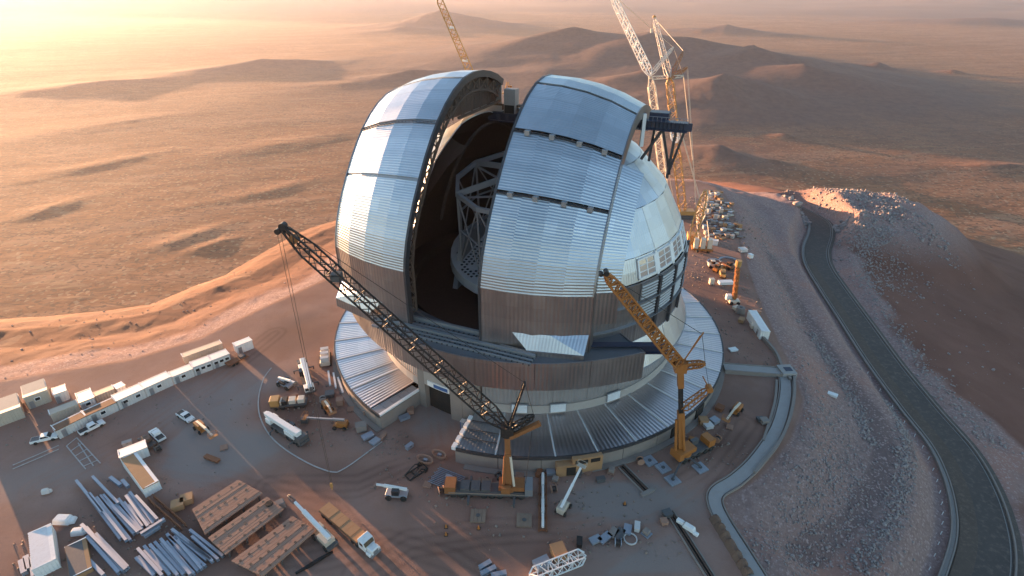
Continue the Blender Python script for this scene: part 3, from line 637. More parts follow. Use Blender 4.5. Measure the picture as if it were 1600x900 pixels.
for (a0, a1) in LOUV:                                 # glazed openings in the lowest bright band
    z0, z1 = 36.7, 40.9
    o3 = lambda a_, z, k=0.0: pol(zr(z) + 0.12 + k, a_, z)
    fr = MB()
    for (p, q) in ((o3(a0, z0), o3(a1, z0)), (o3(a0, z1), o3(a1, z1)), (o3(a0, z0), o3(a0, z1)), (o3(a1, z0), o3(a1, z1))): fr.bar(p, q, 0.5, 0.5)
    am = (a0 + a1) / 2; fr.bar(o3(am, z0), o3(am, z1), 0.3, 0.3)
    for zz in (z0 + 1.4, z0 + 2.8): fr.bar(o3(a0, zz), o3(a1, zz), 0.25, 0.25)
    wf = fr.build('window', M['white_trim'], dome)
    for i in range(2):
        for j in range(3):
            b0, b1 = a0 + (am - a0) * i, a0 + (am - a0) * (i + 1); y0, y1 = z0 + 1.4 * j, z0 + 1.4 * (j + 1)
            g = MB(); g.extrude([o3(b0 + 0.2, y0, -0.05), o3(b1 - 0.2, y0, -0.05), o3(b1 - 0.2, y1, -0.05), o3(b0 + 0.2, y1, -0.05)], pol(0.06, am)); g.build('pane', M['glass'], wf)
    mb = MB(); mb.bar(o3(a1 + 0.9, 36.1, 0.1), o3(a1 + 0.9, 41.4, 0.1), 0.8, 0.4); mb.build('band_post', M['white_trim'], dome)
# dark liner so no daylight leaks in, with the round interior wall
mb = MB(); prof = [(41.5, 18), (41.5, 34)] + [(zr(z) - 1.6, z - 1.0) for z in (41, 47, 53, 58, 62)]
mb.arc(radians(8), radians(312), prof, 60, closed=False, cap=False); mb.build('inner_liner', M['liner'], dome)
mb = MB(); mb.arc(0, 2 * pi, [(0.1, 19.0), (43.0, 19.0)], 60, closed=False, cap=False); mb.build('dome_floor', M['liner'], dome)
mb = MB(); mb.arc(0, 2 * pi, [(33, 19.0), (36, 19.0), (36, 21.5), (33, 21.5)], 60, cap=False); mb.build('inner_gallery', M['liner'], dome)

# ------------------------------------------------------------------ the two sliding doors
PR = [(43.6, 22.6), (43.6, 26), (43.6, 30), (43.6, 34), (43.6, 38.3), (42.9, 41.5), (41.6, 45.2), (39.7, 49), (37.4, 52.8), (34.7, 56.6), (34.2, 57.3), (31.3, 61), (27.9, 64.8), (25.2, 67.3), (24.4, 68.0), (20.5, 70.9), (16, 73.4), (11.2, 75.15), (10.2, 75.4), (5.5, 76.0), (0.5, 75.8), (-4.5, 75.0), (-9, 73.7), (-13, 71.9)]
TIERS = [('wall', 0, 4), ('clad', 4, 9), ('clad', 10, 13), ('clad', 14, 17), ('clad', 18, 23)]
GAPS = [(9, 10), (13, 14), (17, 18)]
LW = 23.0
def dpt(k, vp, off=0.0):
    """point of the door skin: k-th profile station, vp metres from the inner edge, off metres inwards"""
    u, z = PR[k]; s = sqrt(1 - (vp / 45.5) ** 2); zc = 36.0
    k0, k1 = max(k - 1, 0), min(k + 1, len(PR) - 1); tu, tz = PR[k1][0] - PR[k0][0], PR[k1][1] - PR[k0][1]; l = hypot(tu, tz)
    u -= off * tz / l; z -= -off * tu / l * 1.0
    if z > zc: z = zc + (z - zc) * s
    return u * s, z
def make_door(sgn, v_in, label):
    door = thing('sliding_door', label, None); door.parent = dome
    V5 = [0, 5.75, 11.5, 17.25, LW]
    P = lambda k, vp, off=0.0: D(dpt(k, vp, off)[0], v_in + sgn * vp, dpt(k, vp, off)[1])
    for kind, k0, k1 in TIERS:
        for v0, v1 in zip(V5, V5[1:]):
            ks = list(range(k0, k1 + 1)); xs = (v0, v1) if sgn > 0 else (v1, v0)
            G = [[P(k, x) for k in ks] for x in xs]
            o = sheet_part('wall_sheet' if kind == 'wall' else 'cladding_sheet', G, M['wall_v'] if kind == 'wall' else M['bright_h'], door, 0.35)
    for gi, (k0, k1) in enumerate(GAPS):                # recessed maintenance walkways with hoists
        mb = MB()
        for v0, v1 in zip(V5, V5[1:]): wo = 0.9 if sgn > 0 else 0.3; mb.extrude([P(k0, v0, wo), P(k0, v1, wo), P(k1, v1, wo), P(k1, v0, wo)], P(k0, 11, wo + 0.5) - P(k0, 11, wo))
        w = mb.build('walkway', M['dark_steel'] if sgn > 0 else M['grey_steel'], door)
        if gi == 2 or (sgn < 0 and gi == 0): continue
        r = MB()
        for v0, v1 in zip(V5, V5[1:]):
            for off in (-0.7, -0.15): r.tube(P(k0, v0, off), P(k0, v1, off), 0.09, 5)
        for i in range(24): x = i * LW / 23; r.tube(P(k0, x, 0.6), P(k0, x, -0.75), 0.06, 4)
        r.build('guard_rail', M['dark_steel'], w) if False else r.build('guard_rail', M['dark_steel'], door)
        for x in ((3.2, 8.6, 14.4, 19.6) if sgn > 0 else ()):
            h = MB(); h.obox(P(k0, x, -0.2), VV * 0.55, UU * 0.5, (0, 0, 0.5)); h.build('hoist', M['grey_steel'], door)
    # side frames: deep arched girders at the slit edge and at the outer edge
    for vp, dep, nm in ((0.0, 1.5, 'slit_frame'), (LW, 3.3, 'outer_frame')):
        mb = MB()
        for k in range(len(PR) - 1):
            a_, b_, c_, d_ = P(k, vp, -0.12), P(k + 1, vp, -0.12), P(k + 1, vp, dep), P(k, vp, dep)
            mb.extrude([a_, b_, c_, d_], VV * (sgn * (0.55 if vp == 0 else 0.25) * (-1 if vp == 0 else 1)))
        mb.build(nm, M['dark_steel'] if vp == 0 else M['wall_v'], door)
    # lattice rib behind the slit frame
    mb = MB(); ks = range(1, len(PR) - 1)
    for k in ks:
        for (o0, o1) in ((1.5, 4.6), (4.6, 1.5)):
            mb.bar(P(k, 0.4, o0), P(k + 1, 0.4, o1), 0.22)
        mb.bar(P(k, 0.4, 1.5), P(k, 0.4, 4.6), 0.28); mb.bar(P(k, 2.4, 4.6), P(k + 1, 2.4, 4.6), 0.5); mb.bar(P(k, 0.4, 4.6), P(k + 1, 0.4, 4.6), 0.5)
        mb.bar(P(k, 0.4, 4.6), P(k + 1, 2.4, 4.6), 0.18)
    lt = mb.build('lattice_rib', M['liner_light'], door); lt['kind'] = 'stuff'
    mb = MB()                                           # inner skin of the door
    for k in range(1, len(PR) - 1):
        for v0, v1 in zip(V5, V5[1:]): mb.add([P(k, max(v0, 2.6), 4.7), P(k + 1, max(v0, 2.6), 4.7), P(k + 1, v1, 3.2), P(k, v1, 3.2)], [(0, 1, 2, 3)])
    mb.build('inner_skin', M['liner'], door)
    mb = MB(); mb.extrude([P(0, 0, 0), P(0, LW / 2, 0), P(0, LW, 0), P(0, LW, 3), P(0, LW / 2, 4.2), P(0, 0, 4.6)], (0, 0, -0.5)); mb.build('sill', M['dark_steel'], door)
    # end truss over the top, from the arch down to its tie beam
    zt = 66.2; mb = MB(); v_ = v_in + sgn * 0.5
    mb.bar(D(13, v_, zt), D(-13.4, v_, zt), 0.6, 0.6); mb.bar(D(-13.2, v_, zt), D(-13.2, v_, 71.6), 0.7, 0.5)
    top = [(PR[k][0], PR[k][1] - 1.2) for k in range(14, 24)]
    for i in range(len(top)):
        uu_, zz_ = top[i]; mb.bar(D(uu_, v_, zz_), D(uu_, v_, zt), 0.24)
        if i: mb.bar(D(uu_, v_, zz_), D(top[i - 1][0], v_, zt), 0.18); mb.bar(D(uu_, v_, (zz_ + zt) / 2), D(top[i - 1][0], v_, (top[i - 1][1] + zt) / 2), 0.18)
    et = mb.build('end_truss', M['liner_light'], door)
    mb = MB(); mb.extrude([D(p[0], v_ + sgn * 1.2, p[1]) for p in [(14, zt)] + top + [(-13, zt)]], VV * (0.25 * sgn)); mb.build('end_lining', M['liner_light'], door)
    # rear closing wall of the arch
    mb = MB(); mb.extrude([P(23, 0, 0), P(23, LW / 2, 0), P(23, LW, 0), D(-13 * .87, v_in + sgn * LW, 62), D(-13, v_in, 62)], UU * 0.3); mb.build('rear_wall', M['bright_v'], door)
    return door
dl = make_door(-1, -14.0, 'left sliding door of the dome, sunlit along its outer side')
dr = make_door(1, 5.0, 'right sliding door of the dome, bluish in the open shade')
# sloping facets low on the doors where the curved wall meets the straight sill
def facet(door, sgn, v_in, pts):
    mb = MB(); Q = [D(*p) for p in pts]; mb.add(Q, [tuple(range(len(Q)))]); o = mb.build('flare_facet', M['bright_v'], door)
    uv = o.data.uv_layers.new(name='UVMap')
    for l in o.data.loops: p = Q[o.data.loops[l.index].vertex_index]; uv.data[l.index].uv = (p.dot(VV), p.z)
    o.data.materials.append(M['bright_v']); s = o.modifiers.new('thickness', 'SOLIDIFY'); s.thickness = 0.25; s.offset = -1
W5 = lambda vp, z, k=0.0: (43.6 * sqrt(1 - (vp / 45.5) ** 2) + k, z)
def fp(sgn, v_in, vp, z, k): u, z = W5(vp, z, k); return (u, v_in + sgn * vp, z)
for (door, sgn, v_in) in ((dl, -1, -14.0), (dr, 1, 5.0)):
    T = lambda vp: fp(sgn, v_in, vp, 28.6, 0.06); B = lambda vp, k: fp(sgn, v_in, vp, 25.2, k)
    for tri in ([T(7.2), B(10.8, 1.3), T(15.2)], [T(15.2), B(10.8, 1.3), B(22.9, 3.2)], [T(15.2), B(22.9, 3.2), T(22.9)]):
        facet(door, sgn, v_in, tri if sgn > 0 else tri[::-1])
    mb = MB()
    mb.add([D(*B(10.8, 1.3)), D(*B(22.9, 3.2)), D(*fp(sgn, v_in, 22.9, 22.8, 3.2)), D(*fp(sgn, v_in, 10.8, 22.8, 1.3)), D(*fp(sgn, v_in, 4.5, 25.2, 0.05)), D(*fp(sgn, v_in, 4.5, 22.8, 0.05))], [(0, 1, 2, 3), (4, 0, 3, 5)])
    o = mb.build('flare_band', M['wall_v'], door); o.data.uv_layers.new(name='UVMap')
    for l in o.data.loops: p = o.data.vertices[l.vertex_index].co; o.data.uv_layers[0].data[l.index].uv = (p.dot(VV), p.z)
    s = o.modifiers.new('thickness', 'SOLIDIFY'); s.thickness = 0.25
    o.data.materials.append(M['wall_v'])
for (sgn, v_in) in ((1, 5.0), (-1, -14.0)):
    for k0, k1 in ((2, 4), (4, 9), (9, 13)):
        ks = list(range(k0, k1 + 1)); xs = (LW - 1.0, LW + 4.6) if sgn > 0 else (LW + 1.0, LW - 1.0)
        G = [[D(dpt(k, x, 2.1)[0], v_in + sgn * x, dpt(k, x, 2.1)[1]) for k in ks] for x in xs]
        sheet_part('cheek_sheet', G, M['wall_v'] if k0 == 2 else M['bright_h'], dome, 0.3)
# straight rails the doors run on, sticking out past the body
def girder(name, a, b, w, h, mat, n=12):
    g = MB(); a, b = Vector(a), Vector(b)
    for s in (-1, 1): g.bar(a + Vector((0, 0, s * h / 2)), b + Vector((0, 0, s * h / 2)), w, 0.28)
    for i in range(n + 1): p = a.lerp(b, i / n); g.bar(p - Vector((0, 0, h / 2)), p + Vector((0, 0, h / 2)), 0.25, w * 0.8)
    g.bar(a, b, 0.18, h * 0.9)
    return g.build(name, mat, dome)
girder('lower_rail_beam', at(916, 544, 23.6), at(1040, 544, 23.6), 1.6, 2.0, M['blue_steel'])
for s in (1,):
    v0, v1 = (27.5, 38.6) if s > 0 else (-36, -46)
    girder('upper_rail_beam', D(0, v0, 66.0), D(0, v1, 66.0), 2.4, 1.9, M['blue_steel'])
    rl = MB()
    for i in range(12):
        p = D(1.2, v0 + (v1 - v0) * i / 11, 67.0); rl.tube(p, p + Vector((0, 0, 1.1)), 0.06, 4)
    rl.tube(D(1.2, v0, 68.1), D(1.2, v1, 68.1), 0.07, 4); rl.build('guard_rail', M['grey_steel'], dome)
    for (va, vb, zb, ub) in ((33, 29, 58, 2), (33, 36, 54.5, 0), (36, 35.5, 53.5, 0), (38.0, 35.5, 54, 0), (31, 30.5, 57, -1)):
        mb = MB(); mb.bar(D(0, s * va, 65.2), D(ub, s * vb, zb), 0.55); mb.build('strut', M['dark_steel'], dome)
    mb = MB(); mb.box(D(-3, s * 31.5, 67.6), (4.5, 3.4, 1.9), -AL); mb.build('drive_house', M['blue_steel'], dome)
    mb = MB(); mb.bar(D(1.5, s * 28.6, 61), D(1.5, s * 28.6, 68.6), 1.0, 0.8); mb.build('end_post', M['white_trim'], dome)
# bridge, gallery and cabin at the back of the slit
girder('slit_bridge', D(-12, -17, 62.0), D(-12, 15, 62.0), 2.2, 2.2, M['blue_steel'])
mb = MB(); mb.bar(D(-13.5, -27, 65.2), D(-13.5, 15, 65.2), 2.5, 0.5); mb.build('rear_gallery', M['liner_light'], dome)
for k in range(8):
    mb = MB(); mb.box(D(-14.6, -26 + k * 2.0, 63.8), (1.9, 0.3, 2.0), -AL); mb.build('gallery_panel', M['concrete_pale'] if k % 3 else M['liner_light'], dome)
mb = MB(); mb.box(D(-12.5, -10.9, 66.4), (3.3, 3.0, 6.6), -AL); cb = mb.build('lift_cabin', M['concrete_pale'], dome)
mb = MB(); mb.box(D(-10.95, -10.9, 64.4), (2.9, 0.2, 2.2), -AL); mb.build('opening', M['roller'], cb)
mb = MB(); mb.arc(0.45, pi - 0.2, [(31.2, -0.35), (31.8, -0.35), (31.8, 0.35), (31.2, 0.35)], 30); mb.v = [D(-p[1] - 4, -14.5 + p[2], 30 + p[0]) for p in mb.v]; mb.build('inner_arch', M['liner'], dome)
mb = MB(); mb.arc(0, pi, [(36.6, -0.8), (37.9, -0.8), (37.9, 0.8), (36.6, 0.8)], 30); mb.v = [D(-p[1] - 1, 11.5 + p[2], 29.5 + p[0]) for p in mb.v]; mb.build('inner_arch', M['liner'], dome)

# ------------------------------------------------------------------ the telescope inside
tel = thing('telescope', 'grey steel telescope with open truss tube and mirror cell inside the dome slit', 'telescope')
TILT = radians(9)
def Tp(r, a, h):
    """ring coordinates about the tube axis, which leans towards the slit"""
    u, v = r * cos(a), r * sin(a); cu, su = cos(TILT), sin(TILT); return D(u * cu + h * su - 1, v, 28.5 + h * cu - u * su)
mb = MB(); n = 36
for (r0, h0), (r1, h1) in (((23.2, 0), (23.6, -2.6)), ((23.2, 0), (0.5, -1.2)), ((23.6, -2.6), (0.5, -3.2))):
    V_ = []; 
    for i in range(n): a_ = 2 * pi * i / n; V_ += [Tp(r0, a_, h0), Tp(r1, a_, h1)]
    mb.add(V_, [(2 * i, 2 * i + 1, (2 * i + 3) % (2 * n), (2 * i + 2) % (2 * n)) for i in range(n)])
M['cell'] = painted('mirror_cell_grey', (0.55, 0.55, 0.57), 0.5, dust=0.0); mb.build('mirror_cell', M['cell'], tel)
mb = MB(); pts = 0
for i in range(-16, 17):
    for j in range(-16, 17):
        x, y = i * 1.45 + (j % 2) * 0.72, j * 1.26; r = hypot(x, y)
        if r < 21.8 and (vnoise(np.array([x * 0.35]), np.array([y * 0.35]), 4)[0] > 0.36):
            mb.obox(Tp(r, atan2(y, x), -1.2 * (1 - r / 22) * 1.0 + 0.02), D(0.30, 0, 0), D(0, 0.30, 0), (0, 0, 0.12))
sk = mb.build('mirror_sockets', M['tele_dark'], tel); sk['kind'] = 'stuff'
NA = 12; RT, HT = 19.5, 21.0
for i in range(NA):
    a0, a1 = 2 * pi * (i + 0.35) / NA, 2 * pi * (i + 1.35) / NA
    mb = MB(); mb.bar(Tp(RT, a0, HT), Tp(RT, a1, HT), 0.95, 1.15); mb.build('top_ring_segment', M['tele'], tel)
    am = (a0 + a1) / 2
    for (p, q, w) in ((Tp(RT, a0, HT), Tp(20.5, a0, 0), 0.6), (Tp(RT, a0, HT), Tp(20.5, a1, 0), 0.42), (Tp(RT, a1, HT * 0.98), Tp(20.5, a0, 0.5), 0.42)):
        mb = MB(); mb.tube(p, q, w / 2, 8); mb.build('truss_strut', M['tele'], tel)
    mb = MB(); mb.tube(Tp(20, a0, HT / 2), Tp(20, a1, HT / 2), 0.28, 6); mb.build('mid_brace', M['tele'], tel)
for i in range(0, NA, 2):
    a0 = 2 * pi * (i + 0.35) / NA
    mb = MB(); mb.bar(Tp(RT, a0, HT), Tp(3.2, a0, HT + 2.5), 0.6, 1.5); mb.bar(Tp(RT, a0, HT - 1), Tp(3.2, a0, HT - 4), 0.45, 0.45); mb.build('spider_arm', M['tele'], tel)
mb = MB(); mb.tube(Tp(0.01, 0, HT - 5), Tp(0.01, 0, HT + 4), 3.3, 16); mb.build('secondary_hub', M['tele'], tel)
for s in (-1, 1):
    mb = MB(); mb.extrude([D(-15, s * 16, 19), D(15, s * 16, 19), D(9, s * 16, 33), D(-9, s * 16, 33)], VV * (1.5 * s)); mb.build('altitude_cradle', M['tele'], tel)
# ------------------------------------------------------------------ road on the right
def ground_z(x, y): return float(terrain_z(np.array([[x]], float), np.array([[y]], float))[0][0, 0])
M['asphalt'] = painted('asphalt', (0.082, 0.066, 0.058), 0.85, var=0.2, scale=0.25, bump=0.25, dust=0.45)
M['road_line'] = painted('worn_white_paint', (0.22, 0.21, 0.20), 0.8, var=0.3, scale=1.5, dust=0.8)
M['shoulder'] = painted('road_shoulder', (0.105, 0.085, 0.072), 0.95, var=0.25, scale=0.3, bump=0.4, dust=0.5)
def frame_along(P):
    out = []
    for i, p in enumerate(P):
        a, b = P[max(i - 1, 0)], P[min(i + 1, len(P) - 1)]; d = (b - a); d.z = 0; d.normalize(); out.append((p, Vector((d.y, -d.x, 0))))
    return out
def ribbon(name, fr, o0, o1, dz, mat, th=0.0, parent=None, z1=None):
    mb = MB(); V_ = []; F_ = []
    for (p, n) in fr:
        V_ += [p + n * o0 + Vector((0, 0, dz)), p + n * o1 + Vector((0, 0, dz))]
        if th: V_ += [p + n * o0 + Vector((0, 0, dz - th)), p + n * o1 + Vector((0, 0, dz - th))]
    k = 4 if th else 2
    for i in range(len(fr) - 1):
        a, b = i * k, (i + 1) * k; F_.append((a, a + 1, b + 1, b))
        if th: F_ += [(a, b, b + 2, a + 2), (a + 1, a + 3, b + 3, b + 1)]
    if th: F_ += [(0, 2, 3, 1), (len(V_) - 4, len(V_) - 3, len(V_) - 1, len(V_) - 2)]
    mb.add(V_, F_); return mb.build(name, mat, parent)
RC = frame_along(catmull(ROAD, 8))                         # n points to the right hand while walking down the picture, that is to the left
ribbon('road_shoulder', RC, -6.6, 6.6, -0.12, M['shoulder'])['kind'] = 'structure'
road = ribbon('road', RC, -4.6, 4.9, 0.0, M['asphalt'], 0.35); road['kind'] = 'structure'
M['verge'] = painted('dusty_verge', (0.105, 0.078, 0.062), 0.95, var=0.25, scale=0.4, bump=0.3, dust=0.4)
ribbon('dust_verge', RC[40:], 1.5, 4.9, 0.008, M['verge'], parent=road)
for o in (-4.3,):
    mk = ribbon('road_marking', RC, o - 0.10, o + 0.10, 0.006, M['road_line'], parent=road)
gut = thing('roadside_gutter', 'long grey concrete gutter with twin kerbs along the uphill side of the asphalt road', 'gutter')
for (o, w) in ((5.2, 0.28), (6.25, 0.35)):
    ribbon('kerb', RC, o, o + w, 0.42, M['concrete'], 0.9, parent=gut)
ribbon('gutter_bed', RC, 5.5, 6.25, -0.02, M['concrete_pale'], 0.3, parent=gut)
kb = thing('roadside_kerb', 'thin grey concrete kerb along the valley side of the asphalt road', 'kerb')
for i in range(0, len(RC) - 8, 8): ribbon('kerb_length', RC[i:i + 9], -5.3, -4.98, 0.36, M['concrete'], 0.8, parent=kb)
posts = thing('marker_post', 'short white marker post beside the gutter in the road bend', 'marker post', group='marker posts in the road bend')
mb = MB(); mb.tube((0, 0, -0.4), (0, 0, 1.0), 0.09, 6); mb.build('post', M['white_trim'], posts)
_bend = [RC[i] for i in range(66, 118, 3)]
for i, (p, n) in enumerate(_bend):
    q = p + n * 8.2; q.z = p.z - 0.3
    if i == 0: posts.location = q
    else: copy_thing(posts, q, 0, posts['label'])

# ------------------------------------------------------------------ storm channel round the platform
M['channel'] = painted('channel_concrete', (0.33, 0.31, 0.30), 0.85, var=0.12, scale=0.3, bump=0.2, dust=0.25)
CH = [at(*p) for p in [(1222, 575, 0.2), (1228, 605, 0.2), (1222, 645, 0.2), (1208, 682, 0.15), (1180, 722, 0.1), (1150, 750, 0.1), (1122, 768, 0), (1117, 786, 0.05), (1130, 815, 0.1), (1158, 860, 0.1), (1186, 905, 0.1), (1215, 955, 0.1)]]
CF = frame_along(catmull(CH, 6))
chn = thing('storm_channel', 'pale grey concrete storm channel curving round the right edge of the platform', 'channel')
k = 0
while k < len(CF) - 1:
    ribbon('channel_slab', CF[k:k + 4], -1.3, 1.3, 0.22, M['channel'], 0.8, parent=chn); k += 3
for o, a_, b_ in ((-1.75, 0, len(CF)), (1.5, 0, len(CF))): ribbon('channel_edge', CF[a_:b_], o, o + 0.25, 0.42, M['concrete'], 0.9, parent=chn)
OW = [at(*p) for p in [(1240, 590, 0.1), (1240, 622, 0.1), (1232, 660, 0), (1216, 695, 0), (1190, 728, -0.1), (1178, 742, -0.1)]]
wl = thing('retaining_wall', 'low grey outer wall along the valley side of the storm channel', 'wall')
ow = frame_along(catmull(OW, 5)); ribbon('coping', ow, -0.35, 0.35, 1.0, M['concrete'], 0.25, parent=wl); ribbon('wall_face', ow, -0.25, 0.25, 0.75, M['concrete'], 1.6, parent=wl)
IW = [at(*p) for p in [(1213, 596, 0), (1210, 630, 0), (1198, 672, 0), (1192, 690, 0)]]
w2 = thing('retaining_wall', 'short thin concrete wall on the dome side of the storm channel', 'wall')
ribbon('wall_face', frame_along(catmull(IW, 5)), -0.3, 0.3, 0.7, M['concrete'], 1.2, parent=w2)
BW = [at(*p) for p in [(1182, 522, 0), (1196, 535, 0), (1212, 555, 0), (1222, 578, 0), (1234, 596, 0)]]
w3 = thing('retaining_wall', 'dark curved wall from the white container to the channel head', 'wall')
ribbon('wall_face', frame_along(catmull(BW, 5)), -0.35, 0.35, 1.1, M['concrete'], 1.8, parent=w3)
# concrete bridge slab and its box from the ring building to the channel
a_, b_ = at(1131, 575, 0.6), at(1222, 582, 0.6)
slab = thing('culvert', 'long pale concrete culvert slab between ring building and storm channel', 'culvert')
mb = MB(); mb.bar(a_, b_, 3.0, 0.9); mb.build('slab', M['channel'], slab)
for o in (-1.7, 1.7):
    n_ = (b_ - a_).normalized().cross(Vector((0, 0, 1))) * o; mb = MB(); mb.bar(a_ + n_, b_ + n_, 0.3, 1.3); mb.build('side_wall', M['concrete'], slab)
mb = MB(); mb.box(b_ + Vector((1.2, 0.3, 0.2)), (4.0, 4.2, 1.6), 0.1); mb.build('inlet_box', M['channel'], slab)
mb = MB(); mb.box(b_ + Vector((1.5, 0.3, 1.05)), (2.0, 1.6, 0.12), 0.1); mb.build('grating', M['blue_steel'], slab)
# trench with pipes: two of them in front of the ring wall
M['pipe'] = painted('rusty_pipe', (0.10, 0.06, 0.045), 0.6, dust=0.3)
def trench(label, p0, p1, w, conc_end=True):
    a_, b_ = at(*p0, 0.0), at(*p1, 0.0); d_ = (b_ - a_).normalized(); n_ = Vector((-d_.y, d_.x, 0))
    t = thing('cable_trench', label, 'trench')
    for o in (-w / 2, w / 2): mb = MB(); mb.bar(a_ + n_ * o, b_ + n_ * o, 0.28, 0.7); mb.build('kerb', M['concrete'], t)
    mb = MB(); mb.bar(a_ + Vector((0, 0, 0.02)), b_ + Vector((0, 0, 0.02)), w, 0.06); mb.build('trench_bed', M['roller'], t)
    for o in (-0.22, 0.22): mb = MB(); mb.tube(a_ + n_ * o * w + Vector((0, 0, 0.22)), b_ + n_ * o * w + Vector((0, 0, 0.22)), 0.16, 6); mb.build('pipe', M['pipe'], t)
    if conc_end: mb = MB(); mb.bar(b_ - n_ * w, b_ + n_ * w, 0.9, 0.9); mb.build('end_block', M['concrete'], t)
    return t
trench('narrow cable trench with pipes and a pale end block right of the plywood hoarding', (971, 729), (1012, 770), 1.7)
trench('long rusty pipe trench running off the bottom edge beside white equipment', (1046, 800), (1112, 905), 1.6, False)
sb = thing('soil_bank', 'straight brown bank of loose soil left of the storm channel', 'bank')
a_, b_ = at(1116, 808, 0.1), at(1172, 900, 0.1); mb = MB(); V_ = []
for i in range(25):
    p = a_.lerp(b_, i / 24); n_ = Vector(((b_ - a_).y, -(b_ - a_).x, 0)).normalized(); h = 0.9 + 0.3 * sin(i * 1.7) + 0.2 * sin(i * 4.1)
    V_ += [p - n_ * 1.3 - Vector((0, 0, 0.3)), p - n_ * 0.3 + Vector((0, 0, h)), p + n_ * 0.4 + Vector((0, 0, h * 0.9)), p + n_ * 1.4 - Vector((0, 0, 0.3))]
mb.add(V_, [(i * 4 + j, i * 4 + j + 1, i * 4 + j + 5, i * 4 + j + 4) for i in range(24) for j in range(3)]); M['soil'] = painted('loose_soil', (0.16, 0.10, 0.072), 0.95, var=0.3, scale=0.8, bump=0.6, dust=0.2); mb.build('earth', M['soil'], sb)

# ------------------------------------------------------------------ marks on the platform
M['lime'] = painted('lime_line', (0.40, 0.39, 0.38), 0.9, var=0.3, scale=1.2, dust=0.7)
def line(label, px, w=0.28, z=0.05, cat='ground marking', closed=False):
    P = catmull([at(*p, z) for p in px], 5) if len(px) > 2 else [at(*p, z) for p in px]
    o = ribbon('ground_line', frame_along(P), -w / 2, w / 2, 0.09, M['lime'], 0.09); o['kind'] = 'structure'; return o
line('', [(424, 575), (412, 592), (404, 622), (406, 650), (420, 678), (444, 701), (482, 724), (512, 736), (527, 738)])
line('', [(527, 738), (545, 728), (570, 710), (597, 690)])
for i in range(3):
    line('', [(104 + i * 18, 697 - i * 5), (134 + i * 12, 733 - i * 5)] if i < 2 else [(120, 684), (157, 724)], 0.22)
for t in (0.0, 0.22, 0.44, 0.66, 0.88):
    line('', [(104 + 30 * t, 697 + 36 * t), (120 + 37 * t, 684 + 40 * t)], 0.2)
for o in (0, 6):
    line('', [(20, 727 + o), (60, 710 + o), (92, 696 + o)], 0.2)
# ------------------------------------------------------------------ loose rock: spoil rows on the slopes (beyond counting)
def rock_field(name, spots, mat):
    v = rng.normal(size=(len(spots), 8, 3)); base = np.array([(-1, -1, -1), (1, -1, -1), (1, 1, -1), (-1, 1, -1), (-1, -1, 1), (1, -1, 1), (1, 1, 1), (-1, 1, 1)], float) * 0.55
    S = np.array([s for (_, _, _, s) in spots])[:, None, None]; Cc = np.array([(x, y, z) for (x, y, z, _) in spots])[:, None, :]
    sq = rng.uniform(0.55, 1.15, (len(spots), 1, 3)); ang = rng.uniform(0, 6.3, len(spots)); R_ = np.zeros((len(spots), 3, 3)); R_[:, 0, 0] = np.cos(ang); R_[:, 0, 1] = -np.sin(ang); R_[:, 1, 0] = np.sin(ang); R_[:, 1, 1] = np.cos(ang); R_[:, 2, 2] = 1
    P = np.einsum('nij,nkj->nki', R_, (base[None] + 0.2 * v) * sq) * S + Cc
    quad = np.array([(0, 3, 2, 1), (4, 5, 6, 7), (0, 1, 5, 4), (1, 2, 6, 5), (2, 3, 7, 6), (3, 0, 4, 7)])
    F = (quad[None] + (np.arange(len(spots)) * 8)[:, None, None]).reshape(-1, 4)
    me = bpy.data.meshes.new(name); me.vertices.add(len(spots) * 8); me.vertices.foreach_set('co', P.reshape(-1)); me.loops.add(F.size); me.loops.foreach_set('vertex_index', F.ravel().astype(np.int32))
    me.polygons.add(len(F)); me.polygons.foreach_set('loop_start', np.arange(0, F.size, 4, dtype=np.int32)); me.polygons.foreach_set('loop_total', np.full(len(F), 4, np.int32)); me.update(calc_edges=True)
    me.materials.append(mat); o = bpy.data.objects.new(name, me); COL.objects.link(o); o['kind'] = 'stuff'; return o
M['rock'] = painted('crushed_rock', (0.30, 0.255, 0.245), 0.95, var=0.35, scale=0.9, bump=0.3, dust=0.35)
def scatter(bands):
    pts = []
    for (px, n, wid, s0, s1, z) in bands:
        P = [at(*p, z) for p in px]; L = [(b - a).length for a, b in zip(P, P[1:])]; T = sum(L)
        for _ in range(n):
            t = rng.uniform(0, T); i = 0
            while t > L[i] and i < len(L) - 1: t -= L[i]; i += 1
            p = P[i].lerp(P[i + 1], min(1, t / L[i])); d_ = (P[i + 1] - P[i]).normalized(); n_ = Vector((-d_.y, d_.x, 0)); q = p + n_ * rng.normal() * wid
            pts.append((q.x, q.y, s0 + (s1 - s0) * rng.random() ** 2.6))
    X_ = np.array([[p[0] for p in pts]]); Y_ = np.array([[p[1] for p in pts]]); Z_, d_, rd_, _, _ = terrain_z(X_, Y_)
    return [(p[0], p[1], Z_[0, i] + 0.1 * p[2], p[2]) for i, p in enumerate(pts) if rd_[0, i] > 6.6 and d_[0, i] > 2.0]
